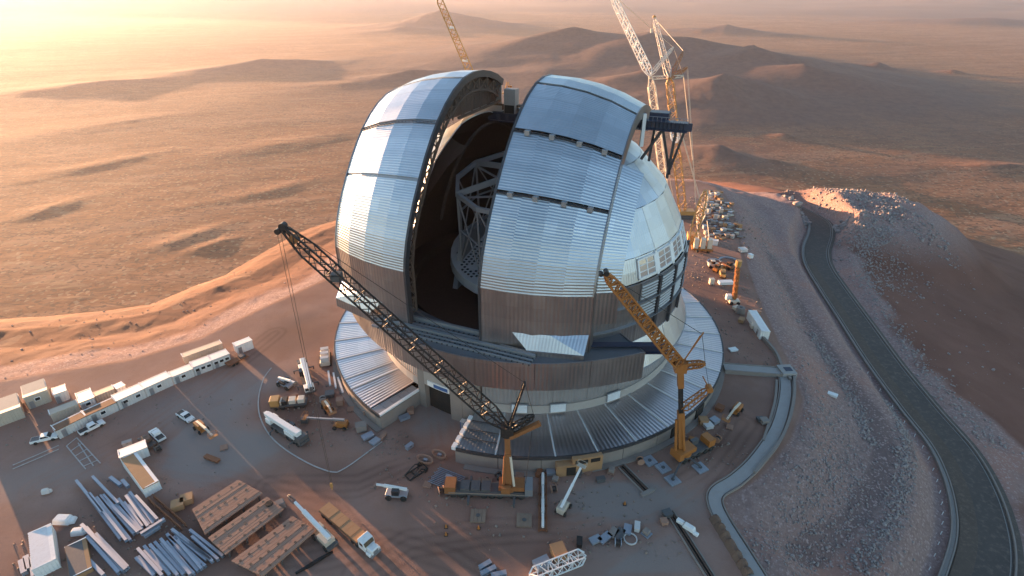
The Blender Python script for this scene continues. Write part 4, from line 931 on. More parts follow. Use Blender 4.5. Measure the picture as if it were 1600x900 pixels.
rock_field('slope_rubble', scatter([
    ([(1400, 600), (1418, 680), (1412, 760), (1385, 830), (1340, 890)], 1500, 1.5, 0.14, 0.6, -8), ([(1265, 520), (1300, 575), (1340, 640), (1360, 700)], 1000, 1.2, 0.14, 0.6, -8),
    ([(1290, 650), (1300, 720), (1285, 780), (1250, 830)], 1100, 5.0, 0.12, 0.45, -5), ([(1180, 330), (1210, 420), (1250, 500)], 700, 2.6, 0.15, 0.5, -5), ([(1240, 560), (1280, 640), (1300, 760)], 700, 7, 0.12, 0.45, -4),
    ([(1345, 400), (1360, 470), (1400, 540), (1480, 640), (1560, 720)], 1300, 3.2, 0.16, 0.7, -19), ([(1380, 350), (1400, 380), (1380, 430)], 900, 9, 0.2, 0.7, -10), ([(1420, 420), (1500, 560), (1580, 700)], 130, 26, 0.2, 0.8, -25),
    ([(1340, 740), (1240, 860)], 600, 7, 0.12, 0.5, -6), ([(1160, 840), (1220, 890), (1300, 900)], 500, 6, 0.12, 0.45, -3)]), M['rock'])
rock_field('knoll_rubble', scatter([([(1250, 300), (1330, 300), (1420, 305)], 900, 12, 0.25, 1.3, -8), ([(1330, 330), (1400, 345), (1440, 335)], 1000, 14, 0.25, 1.2, -9), ([(1320, 360), (1380, 380)], 700, 10, 0.2, 0.9, -12)]), M['rock'])
rock_field('sunlit_boulders', scatter([([(1232, 303), (1258, 312), (1285, 330)], 380, 3.2, 0.9, 3.2, -8), ([(1300, 338), (1322, 346)], 130, 2.0, 0.8, 2.2, -12)]), M['rock'])
rock_field('hillside_rubble', scatter([([(20, 610), (140, 575), (260, 540), (400, 480), (500, 430)], 160, 5, 0.12, 0.35, -6), ([(0, 580), (200, 535), (420, 440)], 120, 12, 0.15, 0.45, -12)]), M['rock'])

# scraps, offcuts and stones lying about the working areas (beyond counting)
M['scrap'] = painted('scrap', (0.26, 0.20, 0.165), 0.85, var=0.5, scale=2.5, dust=0.3)
def scraps(areas):
    out = []
    for (px, py, rx, ry, n, s0, s1) in areas:
        c = at(px, py, 0)
        for _ in range(n):
            a, r = rng.uniform(0, 2 * pi), math.sqrt(rng.random()); x, y = c.x + rx * r * cos(a), c.y + ry * r * sin(a)
            if hypot(x, y) < 58.5 and not (hypot(x, y) > 46 and -34 < math.degrees(atan2(x, -y)) < -18): continue
            out.append((x, y, 0.06, s0 + (s1 - s0) * rng.random() ** 3))
    return out
rock_field('site_scraps', scraps([(820, 790, 26, 8, 200, 0.06, 0.4), (690, 740, 14, 8, 200, 0.08, 0.4), (950, 760, 22, 8, 90, 0.06, 0.4), (520, 640, 12, 14, 320, 0.1, 0.45), (1090, 690, 12, 10, 240, 0.08, 0.4), (1120, 440, 14, 26, 320, 0.1, 0.5), (1120, 345, 14, 34, 420, 0.15, 0.6),
    (250, 770, 16, 10, 110, 0.06, 0.4), (180, 850, 20, 9, 320, 0.08, 0.35), (960, 850, 14, 4, 120, 0.1, 0.4), (600, 690, 6, 5, 120, 0.1, 0.4), (240, 640, 40, 6, 200, 0.08, 0.3), (60, 660, 20, 8, 160, 0.1, 0.4), (660, 850, 40, 8, 70, 0.06, 0.2), (1160, 540, 9, 14, 140, 0.1, 0.4)]), M['scrap'])
# ------------------------------------------------------------------ paints of the plant
M['orange'] = painted('orange_paint', (0.36, 0.135, 0.032), 0.5, var=0.18, scale=1.2, dust=0.35)
M['beige_dull'] = painted('faded_stripe', (0.26, 0.2, 0.16), 0.7, dust=0.4)
M['orange_dull'] = painted('dull_orange_paint', (0.27, 0.105, 0.035), 0.6, var=0.3, scale=1.5, dust=0.4)
M['yellow'] = painted('crane_yellow', (0.46, 0.25, 0.085), 0.5, var=0.15, dust=0.35)
M['black'] = painted('black_paint', (0.022, 0.020, 0.020), 0.5, dust=0.2)
M['white'] = painted('white_paint', (0.74, 0.74, 0.73), 0.4, var=0.06, dust=0.22)
M['cream'] = painted('cream_lattice', (0.62, 0.54, 0.44), 0.5, dust=0.2)
M['tyre'] = painted('tyre_rubber', (0.02, 0.02, 0.02), 0.9, dust=0.45)
M['steel'] = painted('chassis_grey', (0.11, 0.11, 0.115), 0.6, metal=0.3, dust=0.35)
M['window'] = painted('cab_glass', (0.02, 0.025, 0.03), 0.12, dust=0.08, spec=0.6)
M['rope'] = painted('wire_rope', (0.04, 0.035, 0.032), 0.7, dust=0.0)
M['mat'] = painted('outrigger_timber', (0.24, 0.17, 0.125), 0.9, var=0.25, scale=1.5, bump=0.3, dust=0.4)
M['blue_mat'] = painted('outrigger_steel', (0.30, 0.33, 0.38), 0.55, metal=0.35, dust=0.3)

def lattice(mb, a, b, w0, w1, bays, t, t2=None, up=(0, 0, 1), taper=0.08):
    """four-chord boom from a to b with zigzag bracing on every face"""
    a, b = Vector(a), Vector(b); d = (b - a); L = d.length; d.normalize(); up = Vector(up)
    if abs(d.dot(up)) > 0.95: up = Vector((0, 1, 0))
    x = d.cross(up).normalized(); y = x.cross(d).normalized(); t2 = t2 or t * 0.6
    def ring(f):
        w = w0 + (w1 - w0) * f; k = min(1.0, 0.35 + f / taper * 0.65, 0.35 + (1 - f) / taper * 0.65); w *= k / 2; p = a + d * (L * f)
        return [p + x * w + y * w, p - x * w + y * w, p - x * w - y * w, p + x * w - y * w]
    fs = [i / bays for i in range(bays + 1)]; R = [ring(f) for f in fs]
    for i in range(bays):
        for k in range(4):
            mb.bar(R[i][k], R[i + 1][k], t)
            k2 = (k + 1) % 4
            if i % 2: mb.bar(R[i][k], R[i + 1][k2], t2)
            else: mb.bar(R[i][k2], R[i + 1][k], t2)
            if i % 4 == 0: mb.bar(R[i][k], R[i][k2], t2)
    return mb
def wheel_row(parent, xs, y, r, w, name='wheel'):
    for x in xs:
        for s in (-1, 1): mb = MB(); mb.tube((x, s * y - s * w / 2, r), (x, s * y + s * w / 2, r), r, 12); mb.build(name, M['tyre'], parent)

# ------------------------------------------------------------------ 1 orange crane with black luffing jib, in front
b1 = at(795, 772, 0); c1 = thing('mobile_crane', 'orange mobile crane with long black luffing jib in front of the ring building', 'crane', (b1.x, b1.y, 0))
L1 = lambda p: Vector(p) - Vector((b1.x, b1.y, 0))
mb = MB(); mb.box((-4.6, 0, 1.25), (17.6, 2.9, 0.8)); mb.box((-4.6, 0, 1.75), (17.2, 2.5, 0.25)); mb.build('carrier', M['steel'], c1)
mb = MB(); mb.box((-12.3, 0, 2.1), (2.3, 2.95, 1.9)); mb.build('carrier_cab', M['orange_dull'], c1)
mb = MB(); mb.box((-13.5, 0, 2.5), (0.1, 2.5, 0.8)); mb.build('windscreen', M['window'], c1)
for k in range(3): mb = MB(); mb.box((-9.2 + k * 2.2, 0, 2.15), (1.9, 2.5, 0.6)); mb.build('deck_box', M['steel'], c1)
for s in (-1, 1): mb = MB(); mb.box((-4.6, s * 1.52, 1.55), (16, 0.12, 0.25)); mb.build('side_stripe', M['beige_dull'], c1)
wheel_row(c1, [-11.6, -9.9, -8.2, -5.2, -3.5, -1.8, 1.0, 2.7], 1.15, 0.72, 0.55)
mb = MB(); mb.tube((0, 0, 1.9), (0, 0, 2.5), 1.5, 20); mb.box((0.6, 0, 3.0), (5.4, 2.8, 1.1)); mb.build('turntable', M['orange_dull'], c1)
mb = MB(); mb.box((4.2, 0, 2.5), (1.6, 3.6, 1.8)); mb.build('counterweight', M['grey_steel'], c1)
mb = MB(); mb.box((-0.6, -1.7, 3.2), (1.9, 0.9, 1.6)); mb.build('crane_cab', M['orange_dull'], c1)
J = L1((b1.x - 0.4, b1.y + 0.4, 17.2))
mb = MB(); mb.bar((0, 0, 3.0), J * 0.62 + Vector((0, 0, 1.2)), 1.5, 1.3); mb.build('main_boom', M['orange_dull'], c1)
mb = MB(); mb.bar(J * 0.6 + Vector((0, 0, 1.2)), J, 1.2, 1.1); mb.build('boom_section', M['orange_dull'], c1)
for o in (-1.15, 1.15): mb = MB(); mb.tube((o, -0.9, 3), J * 0.66 + Vector((o * 0.5, -0.7, 0)), 0.26, 8); mb.build('boom_cylinder', M['orange_dull' if o < 0 else 'cream'], c1)
T1 = L1(Vector((at(515, 790, 0).x - 0.6, at(515, 790, 0).y, 61.0))); T1 = L1(at(443, 357, 60.5))
mb = MB(); mb.tube(J + Vector((0, -1.2, 0.5)), J + Vector((0, 1.2, 0.5)), 1.3, 12); mb.box(J + Vector((0, 0, 0.6)), (2.6, 2.2, 2.2)); mb.build('boom_head', M['black'], c1)
mb = MB(); lattice(mb, J + Vector((0, 0, 1.0)), T1, 2.5, 2.0, 34, 0.26, 0.13); mb.build('luffing_jib', M['black'], c1)
dj = (T1 - J).normalized()
mb = MB(); mb.tube(T1 + Vector((0, -0.5, 0.4)), T1 + Vector((0, 0.5, 0.4)), 0.62, 12); mb.tube(T1 + Vector((-1.0, -0.4, -0.5)), T1 + Vector((-1.0, 0.4, -0.5)), 0.5, 12); mb.build('jib_sheave', M['black'], c1)
mb = MB(); mb.tube(J.lerp(T1, 0.96) + Vector((0, -0.6, 0)), J.lerp(T1, 0.96) + Vector((0, 0.6, 0)), 0.75, 12); mb.build('sheave', M['orange_dull'], c1)
mb = MB(); mb.box(J.lerp(T1, 0.80), (1.6, 1.6, 1.4)); mb.build('jib_winch', M['steel'], c1)
ms = [L1(at(820, 598, 30.0)), L1(at(834, 649, 21.5)), L1(at(844, 661, 20.0))]
mb = MB()
for o in (-0.9, 0.9): mb.bar(J + Vector((0.3, o, 1)), ms[0] + Vector((0, o * 0.35, 0)), 0.38)
for f in (0.35, 0.6, 0.85): p = J.lerp(ms[0], f); mb.bar(p + Vector((0, -0.7, 0.6)), p + Vector((0, 0.7, 0.6)), 0.2)
mb.build('mast_strut', M['black'], c1)
mb = MB(); lattice(mb, J + Vector((0.6, 0, 0.5)), ms[1], 1.3, 0.9, 6, 0.22, 0.14); mb.build('mast_strut', M['black'], c1)
mb = MB(); mb.bar(J + Vector((0.6, -0.8, -0.6)), ms[2], 1.0, 0.8); mb.build('mast_strut', M['orange_dull'], c1)
rp = MB(); rp.tube(ms[0], J.lerp(T1, 0.985) + Vector((0, 0, 1.3)), 0.06, 4); rp.tube(ms[0], ms[1], 0.05, 4); rp.tube(ms[1], (3.5, 0, 3.4), 0.05, 4)
H1 = Vector((T1.x - 1.2, T1.y, 3.0)); rp.tube(T1 + Vector((-1.2, 0, -0.8)), H1, 0.045, 4); rp.tube(T1 + Vector((-0.6, 0, -0.8)), H1 + Vector((0.25, 0, 0)), 0.045, 4); rp.build('wire_rope', M['rope'], c1)
mb = MB(); mb.box(H1 - Vector((0, 0, 0.7)), (0.5, 0.4, 1.2)); mb.tube(H1 - Vector((0, 0, 1.3)), H1 - Vector((0, 0, 2.0)), 0.12, 6); mb.build('hook_block', M['yellow'], c1)
for (x, y) in ((-8.3, -3.4), (1.2, -3.6), (-8.3, 3.4), (1.2, 3.4)):
    mb = MB(); mb.bar((x, 0, 1.1), (x, y, 1.0), 0.5, 0.45); mb.tube((x, y, 0.3), (x, y, 1.2), 0.2, 8); mb.build('outrigger', M['steel'], c1)
def mat_pad(px, py, s, label, cat='outrigger mat', m='mat', rz=0.0, group='timber outrigger mats of the front crane'):
    p = at(px, py, 0.2); t = thing('outrigger_mat', label, cat, (p.x, p.y, 0), rz, group)
    for k in range(4): mb = MB(); mb.box(((k - 1.5) * s / 4, 0, 0.2), (s / 4 - 0.05, s, 0.34)); mb.build('beam', M[m], t)
    mb = MB(); mb.tube((0, 0, 0.37), (0, 0, 0.5), 0.42, 10); mb.build('foot_plate', M['steel'], t)
    return t
mat_pad(747, 806, 3.1, 'square brown timber outrigger mat in front of the left half of the orange crane')
mat_pad(819, 813, 3.1, 'square brown timber outrigger mat in front of the right end of the orange crane')
mat_pad(757, 757, 3.1, 'square brown timber outrigger mat behind the orange crane, under the ring wall')

# ------------------------------------------------------------------ 2 orange crane on the right with lattice jib over the roof
b2 = at(1068, 716, 0); c2 = thing('mobile_crane', 'bright orange mobile crane with lattice jib leaning over the ring roof at right', 'crane', (b2.x, b2.y, 0))
L2 = lambda p: Vector(p) - Vector((b2.x, b2.y, 0)); rz2 = 0.55; cr_, sr_ = cos(rz2), sin(rz2)
R2v = lambda x, y, z: Vector((x * cr_ - y * sr_, x * sr_ + y * cr_, z))
mb = MB(); mb.box(R2v(3.0, 0, 1.2), (10, 2.7, 0.8), rz2); mb.build('carrier', M['steel'], c2)
mb = MB(); mb.box(R2v(7.2, 0, 2.3), (2.0, 2.8, 1.9), rz2); mb.build('carrier_cab', M['orange'], c2)
mb = MB(); mb.box(R2v(8.23, 0, 2.6), (0.08, 2.3, 0.8), rz2); mb.build('windscreen', M['window'], c2)
for x in (-1, 1.2, 3.2, 5.4, 7.2):
    for s in (-1, 1): mb = MB(); mb.tube(R2v(x, s * 0.95, 0.7), R2v(x, s * 1.5, 0.7), 0.7, 10); mb.build('wheel', M['tyre'], c2)
mb = MB(); mb.tube((0, 0, 1.6), (0, 0, 2.4), 1.5, 16); mb.box(R2v(0, 0, 2.9), (4.2, 2.7, 1.1), rz2); mb.build('turntable', M['orange'], c2)
mb = MB(); mb.box(R2v(-2.4, 0, 2.6), (1.4, 3.0, 1.9), rz2); mb.build('counterweight', M['orange'], c2)
mb = MB(); mb.box(R2v(3.6, 0.9, 2.6), (2.0, 0.9, 1.5), rz2); mb.build('engine_cover', M['steel'], c2)
J2 = L2(at(1063, 572, 26.5)); B0 = Vector((-0.9, 0, 2.6))
mb = MB(); mb.bar(B0, B0.lerp(J2, 0.48), 1.5, 1.4); mb.build('main_boom', M['orange'], c2)
mb = MB(); mb.bar(B0.lerp(J2, 0.47), B0.lerp(J2, 0.78), 0.9, 0.9); mb.build('boom_section', M['black'], c2)
mb = MB(); mb.bar(B0.lerp(J2, 0.77), J2, 1.3, 1.2); mb.build('boom_section', M['orange'], c2)
for o in (-1.0, 1.0): mb = MB(); mb.tube((o - 1.4, -0.9, 2.5), B0.lerp(J2, 0.4) + Vector((o * 0.6 - 0.5, -0.5, 0)), 0.3, 8); mb.build('boom_cylinder', M['orange'], c2)
T2 = L2(at(947, 428, 50.5))
mb = MB(); lattice(mb, J2, T2, 2.3, 1.7, 30, 0.34, 0.24); mb.build('lattice_jib', M['orange'], c2)
mb = MB(); mb.tube(T2 + Vector((0, -0.7, 0.3)), T2 + Vector((0, 0.7, 0.3)), 0.5, 10); mb.tube(T2 + Vector((-0.9, -0.5, 0)), T2 + Vector((-0.9, 0.5, 0)), 0.4, 10); mb.build('jib_sheave', M['black'], c2)
mb = MB(); mb.box(J2, (2.4, 2.2, 2.2)); mb.build('boom_head', M['orange'], c2)
k0, k1 = L2(at(1102, 568, 28.5)), L2(at(1097, 522, 36.0))
mb = MB(); lattice(mb, J2, k0, 1.3, 1.0, 5, 0.26, 0.16); mb.build('mast_strut', M['orange'], c2)
mb = MB()
for o in (-0.9, 0.9): mb.bar(J2 + Vector((o * 0.6, o, 0)), k1 + Vector((o * 0.5, o * 0.6, 0)), 0.2)
for f in (0.4, 0.7, 1.0): p = J2.lerp(k1, f); mb.bar(p + Vector((-.4, -0.7, 0)), p + Vector((.4, 0.7, 0)), 0.16)
mb.build('mast_strut', M['orange'], c2)
k2, k3 = L2(at(1108, 607, 20.5)), L2(at(1073, 640, 15)); mb = MB()
lattice(mb, B0.lerp(J2, 0.5), k2, 1.4, 1.0, 6, 0.2, 0.12); mb.bar(k2, L2(at(1098, 588, 25)), 0.18); mb.build('winch_frame', M['orange'], c2)
mb = MB(); mb.tube(k2 + Vector((0, -0.8, 0)), k2 + Vector((0, 0.8, 0)), 0.7, 10); mb.build('winch', M['orange'], c2)
rp = MB(); rp.tube(k1, T2, 0.06, 4); rp.tube(k0, k1, 0.05, 4); rp.tube(k0, k2, 0.05, 4); rp.build('wire_rope', M['rope'], c2)
for (px, py, lab) in ((1015, 720, 'blue grey outrigger plate left of the right orange crane, touching the ring wall plinth'), (1036, 731, 'blue grey outrigger plate second from the wall, left of the orange crane'),
                      (1051, 750, 'blue grey outrigger plate nearest the viewer below the right orange crane'), (1094, 731, 'blue grey outrigger plate right of the orange crane turntable')):
    mat_pad(px, py, 2.7, lab, m='blue_mat', rz=0.5, group='steel outrigger plates of the right crane')
for e, (px, py) in enumerate(((1051, 750), (1094, 731))):
    q = L2(at(px, py, 0.4)); mb = MB(); mb.bar((0, 0, 1.2), q + Vector((0, 0, 0.5)), 0.4); mb.build('outrigger', M['steel'], c2)

# ------------------------------------------------------------------ crawler cranes behind the dome
def place_top(px, py, z): return at(px, py, z)
t_b, t_t, t_j = at(1066, 338, 0), at(1046, 122, 61), at(1022, 28, 79)
c3 = thing('crawler_crane', 'tall yellow lattice crane with short white jib behind the dome at right', 'crane', (t_b.x, t_b.y, 0)); L3 = lambda p: Vector(p) - Vector((t_b.x, t_b.y, 0))
mb = MB(); lattice(mb, L3(t_b) + Vector((0, 0, 2)), L3(t_t) * 0.56, 3.1, 3.1, 15, 0.34, 0.2); mb.build('tower_boom', M['yellow'], c3)
mb = MB(); lattice(mb, L3(t_t) * 0.56, L3(t_t) * 0.68, 3.1, 3.1, 4, 0.34, 0.2, taper=0.01); mb.build('tower_section', M['white'], c3)
mb = MB(); lattice(mb, L3(t_t) * 0.68, L3(t_t), 3.1, 2.8, 9, 0.34, 0.2); mb.build('tower_boom', M['yellow'], c3)
mb = MB(); lattice(mb, L3(t_t), L3(t_j), 2.6, 1.8, 12, 0.26, 0.15); mb.build('jib', M['cream'], c3)
mb = MB(); mb.tube(L3(t_j) + Vector((0, -0.8, 0.5)), L3(t_j) + Vector((0, 0.8, 0.5)), 0.9, 10); mb.build('jib_sheave', M['yellow'], c3)
s1, s2 = L3(at(1068, 80, 68)), L3(at(1074, 105, 63))
for s_ in (s1, s2): mb = MB(); lattice(mb, L3(t_t), s_, 1.6, 1.0, 5, 0.26, 0.18); mb.build('mast_strut', M['orange'], c3)
rp = MB()
for o in (-0.5, 0.5): rp.tube(s1 + Vector((0, o, 0)), L3(t_j) + Vector((0, o, 0)), 0.09, 4); rp.tube(s2 + Vector((0, o * 2, 0)), L3(t_b) + Vector((7, 4 + o, 3)), 0.10, 4); rp.tube(L3(t_t) + Vector((0, o, -3)), L3(t_b) + Vector((10, 5 + o * 3, 3)), 0.12, 4)
rp.build('pendant_rope', M['cream'], c3)
hk = L3(at(1018, 48, 76)); rp = MB(); rp.tube(L3(t_j) + Vector((-1.2, 0, 0)), hk, 0.07, 4); rp.build('wire_rope', M['rope'], c3)
mb = MB(); mb.box(hk, (0.9, 0.7, 2.0)); mb.build('hook_block', M['cream'], c3)
mb = MB(); mb.box((1.5, 0, 2.0), (7, 4.2, 2.4)); mb.build('upperworks', M['yellow'], c3)
for s in (-1, 1): mb = MB(); mb.box((0, s * 3.2, 0.7), (9, 1.4, 1.4)); mb.build('crawler_track', M['steel'], c3)

w_t = at(1016, 118, 62); w_b = Vector((at(1066, 338, 0).x - 6.5, at(1066, 338, 0).y + 4.0, 0)); w_j = at_d(955, -10, 240)
c4 = thing('crawler_crane', 'white lattice tower crane with long white jib leaving the top of the picture', 'crane', (w_b.x, w_b.y, 0)); L4 = lambda p: Vector(p) - Vector((w_b.x, w_b.y, 0))
mb = MB(); lattice(mb, Vector((0, 0, 2)), L4(w_t), 2.9, 2.9, 26, 0.32, 0.19); mb.build('tower_boom', M['cream'], c4)
mb = MB(); lattice(mb, L4(w_t), L4(w_j), 2.7, 1.9, 20, 0.28, 0.15); mb.build('jib', M['white'], c4)
s3 = L4(at(1052, 74, 70)); mb = MB(); lattice(mb, L4(w_t), s3, 1.4, 0.9, 7, 0.24, 0.15); mb.build('mast_strut', M['cream'], c4)
s4 = L4(at(1068, 119, 61)); mb = MB(); lattice(mb, L4(w_t) - Vector((0, 0, 1)), s4, 1.2, 0.9, 7, 0.22, 0.14); mb.build('mast_strut', M['cream'], c4)
rp = MB()
for o in (-0.5, 0.5):
    rp.tube(s3 + Vector((0, o, 0)), L4(w_j) + Vector((0, o, 0)), 0.08, 4); rp.tube(s3, s4, 0.08, 4); rp.tube(s4 + Vector((0, o, 0)), L4(at(1082, 250, 14)) + Vector((0, o, 0)), 0.09, 4); rp.tube(L4(w_t) + Vector((0.8, o, -2)), L4(at(1052, 310, 6)) + Vector((0, o, 0)), 0.09, 4)
rp.build('pendant_rope', M['cream'], c4)
mb = MB(); mb.box((1.5, 0, 2.0), (7, 4.0, 2.4)); mb.build('upperworks', M['yellow'], c4)

q0, q1 = at(1096, 392, 0), at(1077, 372, 3)
c5 = thing('counterweight_carrier', 'orange counterweight wagon stacked with pale blocks beside the dome, rear lattice derrick', 'crane', (q0.x, q0.y, 0)); L5 = lambda p: Vector(p) - Vector((q0.x, q0.y, 0))
mb = MB(); mb.box((0, 0, 1.3), (8.2, 4.2, 0.7), -0.15); mb.build('wagon_frame', M['orange'], c5)
for k in (-1, 0, 1): mb = MB(); mb.box((k * 2.7, -0.2, 3.6), (1.7, 2.6, 3.9), -0.15); mb.build('ballast_block', M['cream'], c5)
for k in (-1, 1):
    for s in (-1, 1): mb = MB(); mb.tube((k * 2.2 - 0.4, s * 1.6, 0.7), (k * 2.2 + 0.4, s * 1.6, 0.7), 0.7, 10); mb.build('wheel', M['tyre'], c5)
mb = MB(); mb.box((-2.0, 6.5, 3.0), (5.2, 5.0, 3.4), -0.15); mb.build('winch_house', M['yellow'], c5)
d0, d1 = L5(at(1080, 378, 4)), L5(at(1103, 297, 20)); mb = MB(); lattice(mb, d0, d1, 3.4, 2.6, 9, 0.34, 0.22, taper=0.25); mb.build('derrick_mast', M['yellow'], c5)
mb = MB(); lattice(mb, L5(at(1092, 350, 6)), d1, 3.0, 2.6, 7, 0.30, 0.2, taper=0.25); mb.build('derrick_mast', M['cream'], c5)
rp = MB()
for o in (-2.0, 2.2): rp.tube((o, 0, 5.5), L5(at(1096 + o * 4, 345, 9)), 0.14, 4)
rp.build('ballast_pendant', M['cream'], c5)
# boom rising behind the left door and the yellow top of another crane in the gap
e_b, e_t = at_d(737, 118, 195), at_d(684, -6, 195); f_b = Vector((e_b.x + 4, e_b.y + 12, 0))
c6 = thing('crawler_crane', 'orange lattice boom rising from behind the left door to the top edge', 'crane', (f_b.x, f_b.y, 0)); L6 = lambda p: Vector(p) - Vector((f_b.x, f_b.y, 0))
mb = MB(); lattice(mb, (0, 0, 2), L6(e_b), 2.6, 2.4, 26, 0.28, 0.17); lattice(mb, L6(e_b), L6(e_t), 2.3, 1.8, 16, 0.30, 0.2, taper=0.02); mb.build('lattice_boom', M['yellow'], c6)
for f in (0.2, 0.62): mb = MB(); mb.box(L6(e_b).lerp(L6(e_t), f), (1.9, 1.9, 0.5)); mb.build('boom_joint', M['white'], c6)
mb = MB(); mb.box((0, 0, 1.6), (8, 5, 2.8)); mb.build('upperworks', M['yellow'], c6)
g_t = at(793, 128, 62); c7 = thing('tower_crane', 'small yellow tower crane head seen in the gap between the two doors', 'crane', (g_t.x, g_t.y, 0))
mb = MB(); lattice(mb, (0, 0, 0), (0, 0, g_t.z), 1.7, 1.7, 30, 0.2, 0.12, taper=0.001); mb.build('mast', M['yellow'], c7)
mb = MB(); mb.box((0, 0, g_t.z - 4), (4.2, 3.2, 0.4)); mb.box((0, 0, g_t.z - 10), (6.5, 2.6, 0.4)); mb.build('platform', M['yellow'], c7)
mb = MB(); mb.box((0.9, 0, g_t.z - 2.4), (1.6, 1.6, 2.2)); mb.build('cab', M['orange'], c7)
# ------------------------------------------------------------------ containers and huts
M['roof_white'] = painted('white_roof', (0.66, 0.66, 0.67), 0.5, var=0.08, dust=0.25)
M['cream_roof'] = painted('cream_roof', (0.62, 0.54, 0.46), 0.7, var=0.12, dust=0.3)
M['rust_roof'] = painted('rusty_brown_roof', (0.17, 0.085, 0.05), 0.85, var=0.3, scale=0.5, dust=0.2)
M['panel_white'] = painted('cabin_panel', (0.56, 0.55, 0.54), 0.6, var=0.08, dust=0.3)
M['beige'] = painted('beige_panel', (0.46, 0.40, 0.33), 0.7, var=0.12, dust=0.3)
def corrugated_box(mb, x0, x1, y0, y1, z0, z1, step=0.6, dep=0.07):
    pts = []
    def edge(ax, ay, bx, by, nx, ny):
        L = hypot(bx - ax, by - ay); n = max(2, int(L / step))
        for i in range(n):
            for f, o in ((0.0, 0), (0.35, 0), (0.5, dep), (0.85, dep)):
                t = (i + f) / n; pts.append((ax + (bx - ax) * t + nx * o, ay + (by - ay) * t + ny * o))
    edge(x0, y0, x1, y0, 0, 1); edge(x1, y0, x1, y1, -1, 0); edge(x1, y1, x0, y1, 0, -1); edge(x0, y1, x0, y0, 1, 0)
    return mb.prism(pts, z0, z1)
def cabin(name, label, cat, pA, pB, depth, h, wall='panel_white', roof='roof_white', wins=0, door=True, side=1, z=0.0, over=0.12, group=None, pitch=-0.22, zg=None):
    """row unit whose front foot runs from pixel pA to pixel pB; depth goes away from the front (side=+1: to the left of A->B)"""
    a, b = at(*pA, z), at(*pB, z); d = b - a; L = d.length; rz = atan2(d.y, d.x)
    t = thing(name, label, cat, (a.x, a.y, z if zg is None else zg), rz, group); s = side
    mb = MB(); corrugated_box(mb, 0, L, min(0, s * depth), max(0, s * depth), -1.5, h - 0.1); mb.build('wall', M[wall], t)
    mb = MB(); y0, y1 = -over * s, s * (depth + over)
    mb.extrude([(-over, y0, h - 0.1), (-over, y1, h - 0.1 + pitch), (-over, y1, h + 0.08 + pitch), (-over, y0, h + 0.08)], (L + 2 * over, 0, 0)); mb.build('roof', M[roof], t)
    for e in (0.0, L): mb = MB(); mb.box((e, s * depth / 2, h + 0.1 + pitch / 2), (0.16, depth, 0.12)); mb.build('roof_edge', M['white_trim'], t)
    for k in range(wins):
        x = L * (k + 0.6) / (wins + 0.2)
        mb = MB(); mb.box((x, -s * 0.05, h * 0.58), (1.25, 0.14, 1.0)); w = mb.build('window', M['white_trim'], t); mb = MB(); mb.box((x, -s * 0.13, h * 0.58), (1.0, 0.05, 0.78)); mb.build('pane', M['window'], w)
    if door: mb = MB(); mb.box((L * 0.2, -s * 0.06, 1.02), (0.95, 0.12, 2.02)); mb.build('door', M['grey_steel'], t)
    return t
G = 'cabins and containers in the long row along the left edge'
cabin('site_container', 'left end container of the long row with rusty brown roof strip', 'container', (94, 686), (140, 663), 3.2, 2.6, roof='rust_roof', wins=0, group=G)
cabin('site_container', 'second rusty roofed container of the long row, beside the white pickup', 'container', (140.6, 662.7), (187, 641), 3.2, 2.6, roof='rust_roof', wins=1, group=G)
cabin('site_cabin', 'white roofed cabin right after the rusty roofs in the long row', 'cabin', (187.8, 640.5), (230, 621), 3.6, 2.9, wall='panel_white', roof='roof_white', wins=2, group=G)
cabin('site_cabin', 'white roofed cabin with an orange brown door in the middle of the long row', 'cabin', (230.6, 620.5), (272, 601.5), 3.6, 2.9, roof='roof_white', wins=1, group=G)
cabin('site_cabin', 'plain white cabin with a low roof joining the two taller parts of the row', 'cabin', (272.8, 601), (305, 588), 3.2, 2.6, wins=1, group=G)
cabin('office_cabin', 'pale cabin with a row of windows near the right end of the row', 'cabin', (305.8, 587.6), (334, 577), 3.4, 3.0, wins=3, group=G)
cabin('office_cabin', 'last pale windowed cabin of the row, next to a dark trailer', 'cabin', (334.8, 576.6), (362, 566), 3.4, 3.0, wins=3, group=G)
cabin('site_container', 'single white container standing apart beyond the right end of the row', 'container', (372, 554), (397, 544), 2.6, 2.9, wall='white', wins=0, group=None)
cabin('site_container', 'long cream container behind the windowed cabins', 'container', (290, 569), (350, 547), 2.5, 2.4, wall='beige', roof='beige', wins=0, door=False)
cabin('site_container', 'cream sunlit container behind the left end of the row', 'container', (84, 660), (127, 643), 2.6, 2.4, wall='beige', roof='beige', wins=0, door=False)
cabin('site_cabin', 'blue grey roofed cabin standing behind the left part of the row', 'cabin', (130, 643), (153, 634), 5.2, 2.8, wall='panel_white', roof='grey_steel', wins=1)
cabin('site_container', 'pale sunlit box behind the middle of the row', 'container', (152, 629), (182, 617), 2.4, 2.0, wall='beige', roof='beige', wins=0, door=False)
cabin('tool_hut', 'small white hut behind the white roofed cabins', 'hut', (186, 617), (199, 611), 2.6, 2.0, wall='white', wins=0, door=False)
cabin('workshop_shed', 'large ribbed cream roofed shed cut by the left picture edge', 'shed', (-30, 678), (40, 652), 7.5, 3.4, wall='beige', roof='cream_roof', wins=0, door=False, pitch=-0.9)
cabin('workshop_shed', 'white roofed open shed right of the large cream shed', 'shed', (46, 640), (82, 627), 6.5, 3.8, wall='beige', roof='cream_roof', wins=1, pitch=-0.8)
cabin('tool_hut', 'little white roofed hut with bluish doors right of the sheds', 'hut', (90, 631), (110, 624), 3.5, 3.0, wall='panel_white', wins=0)
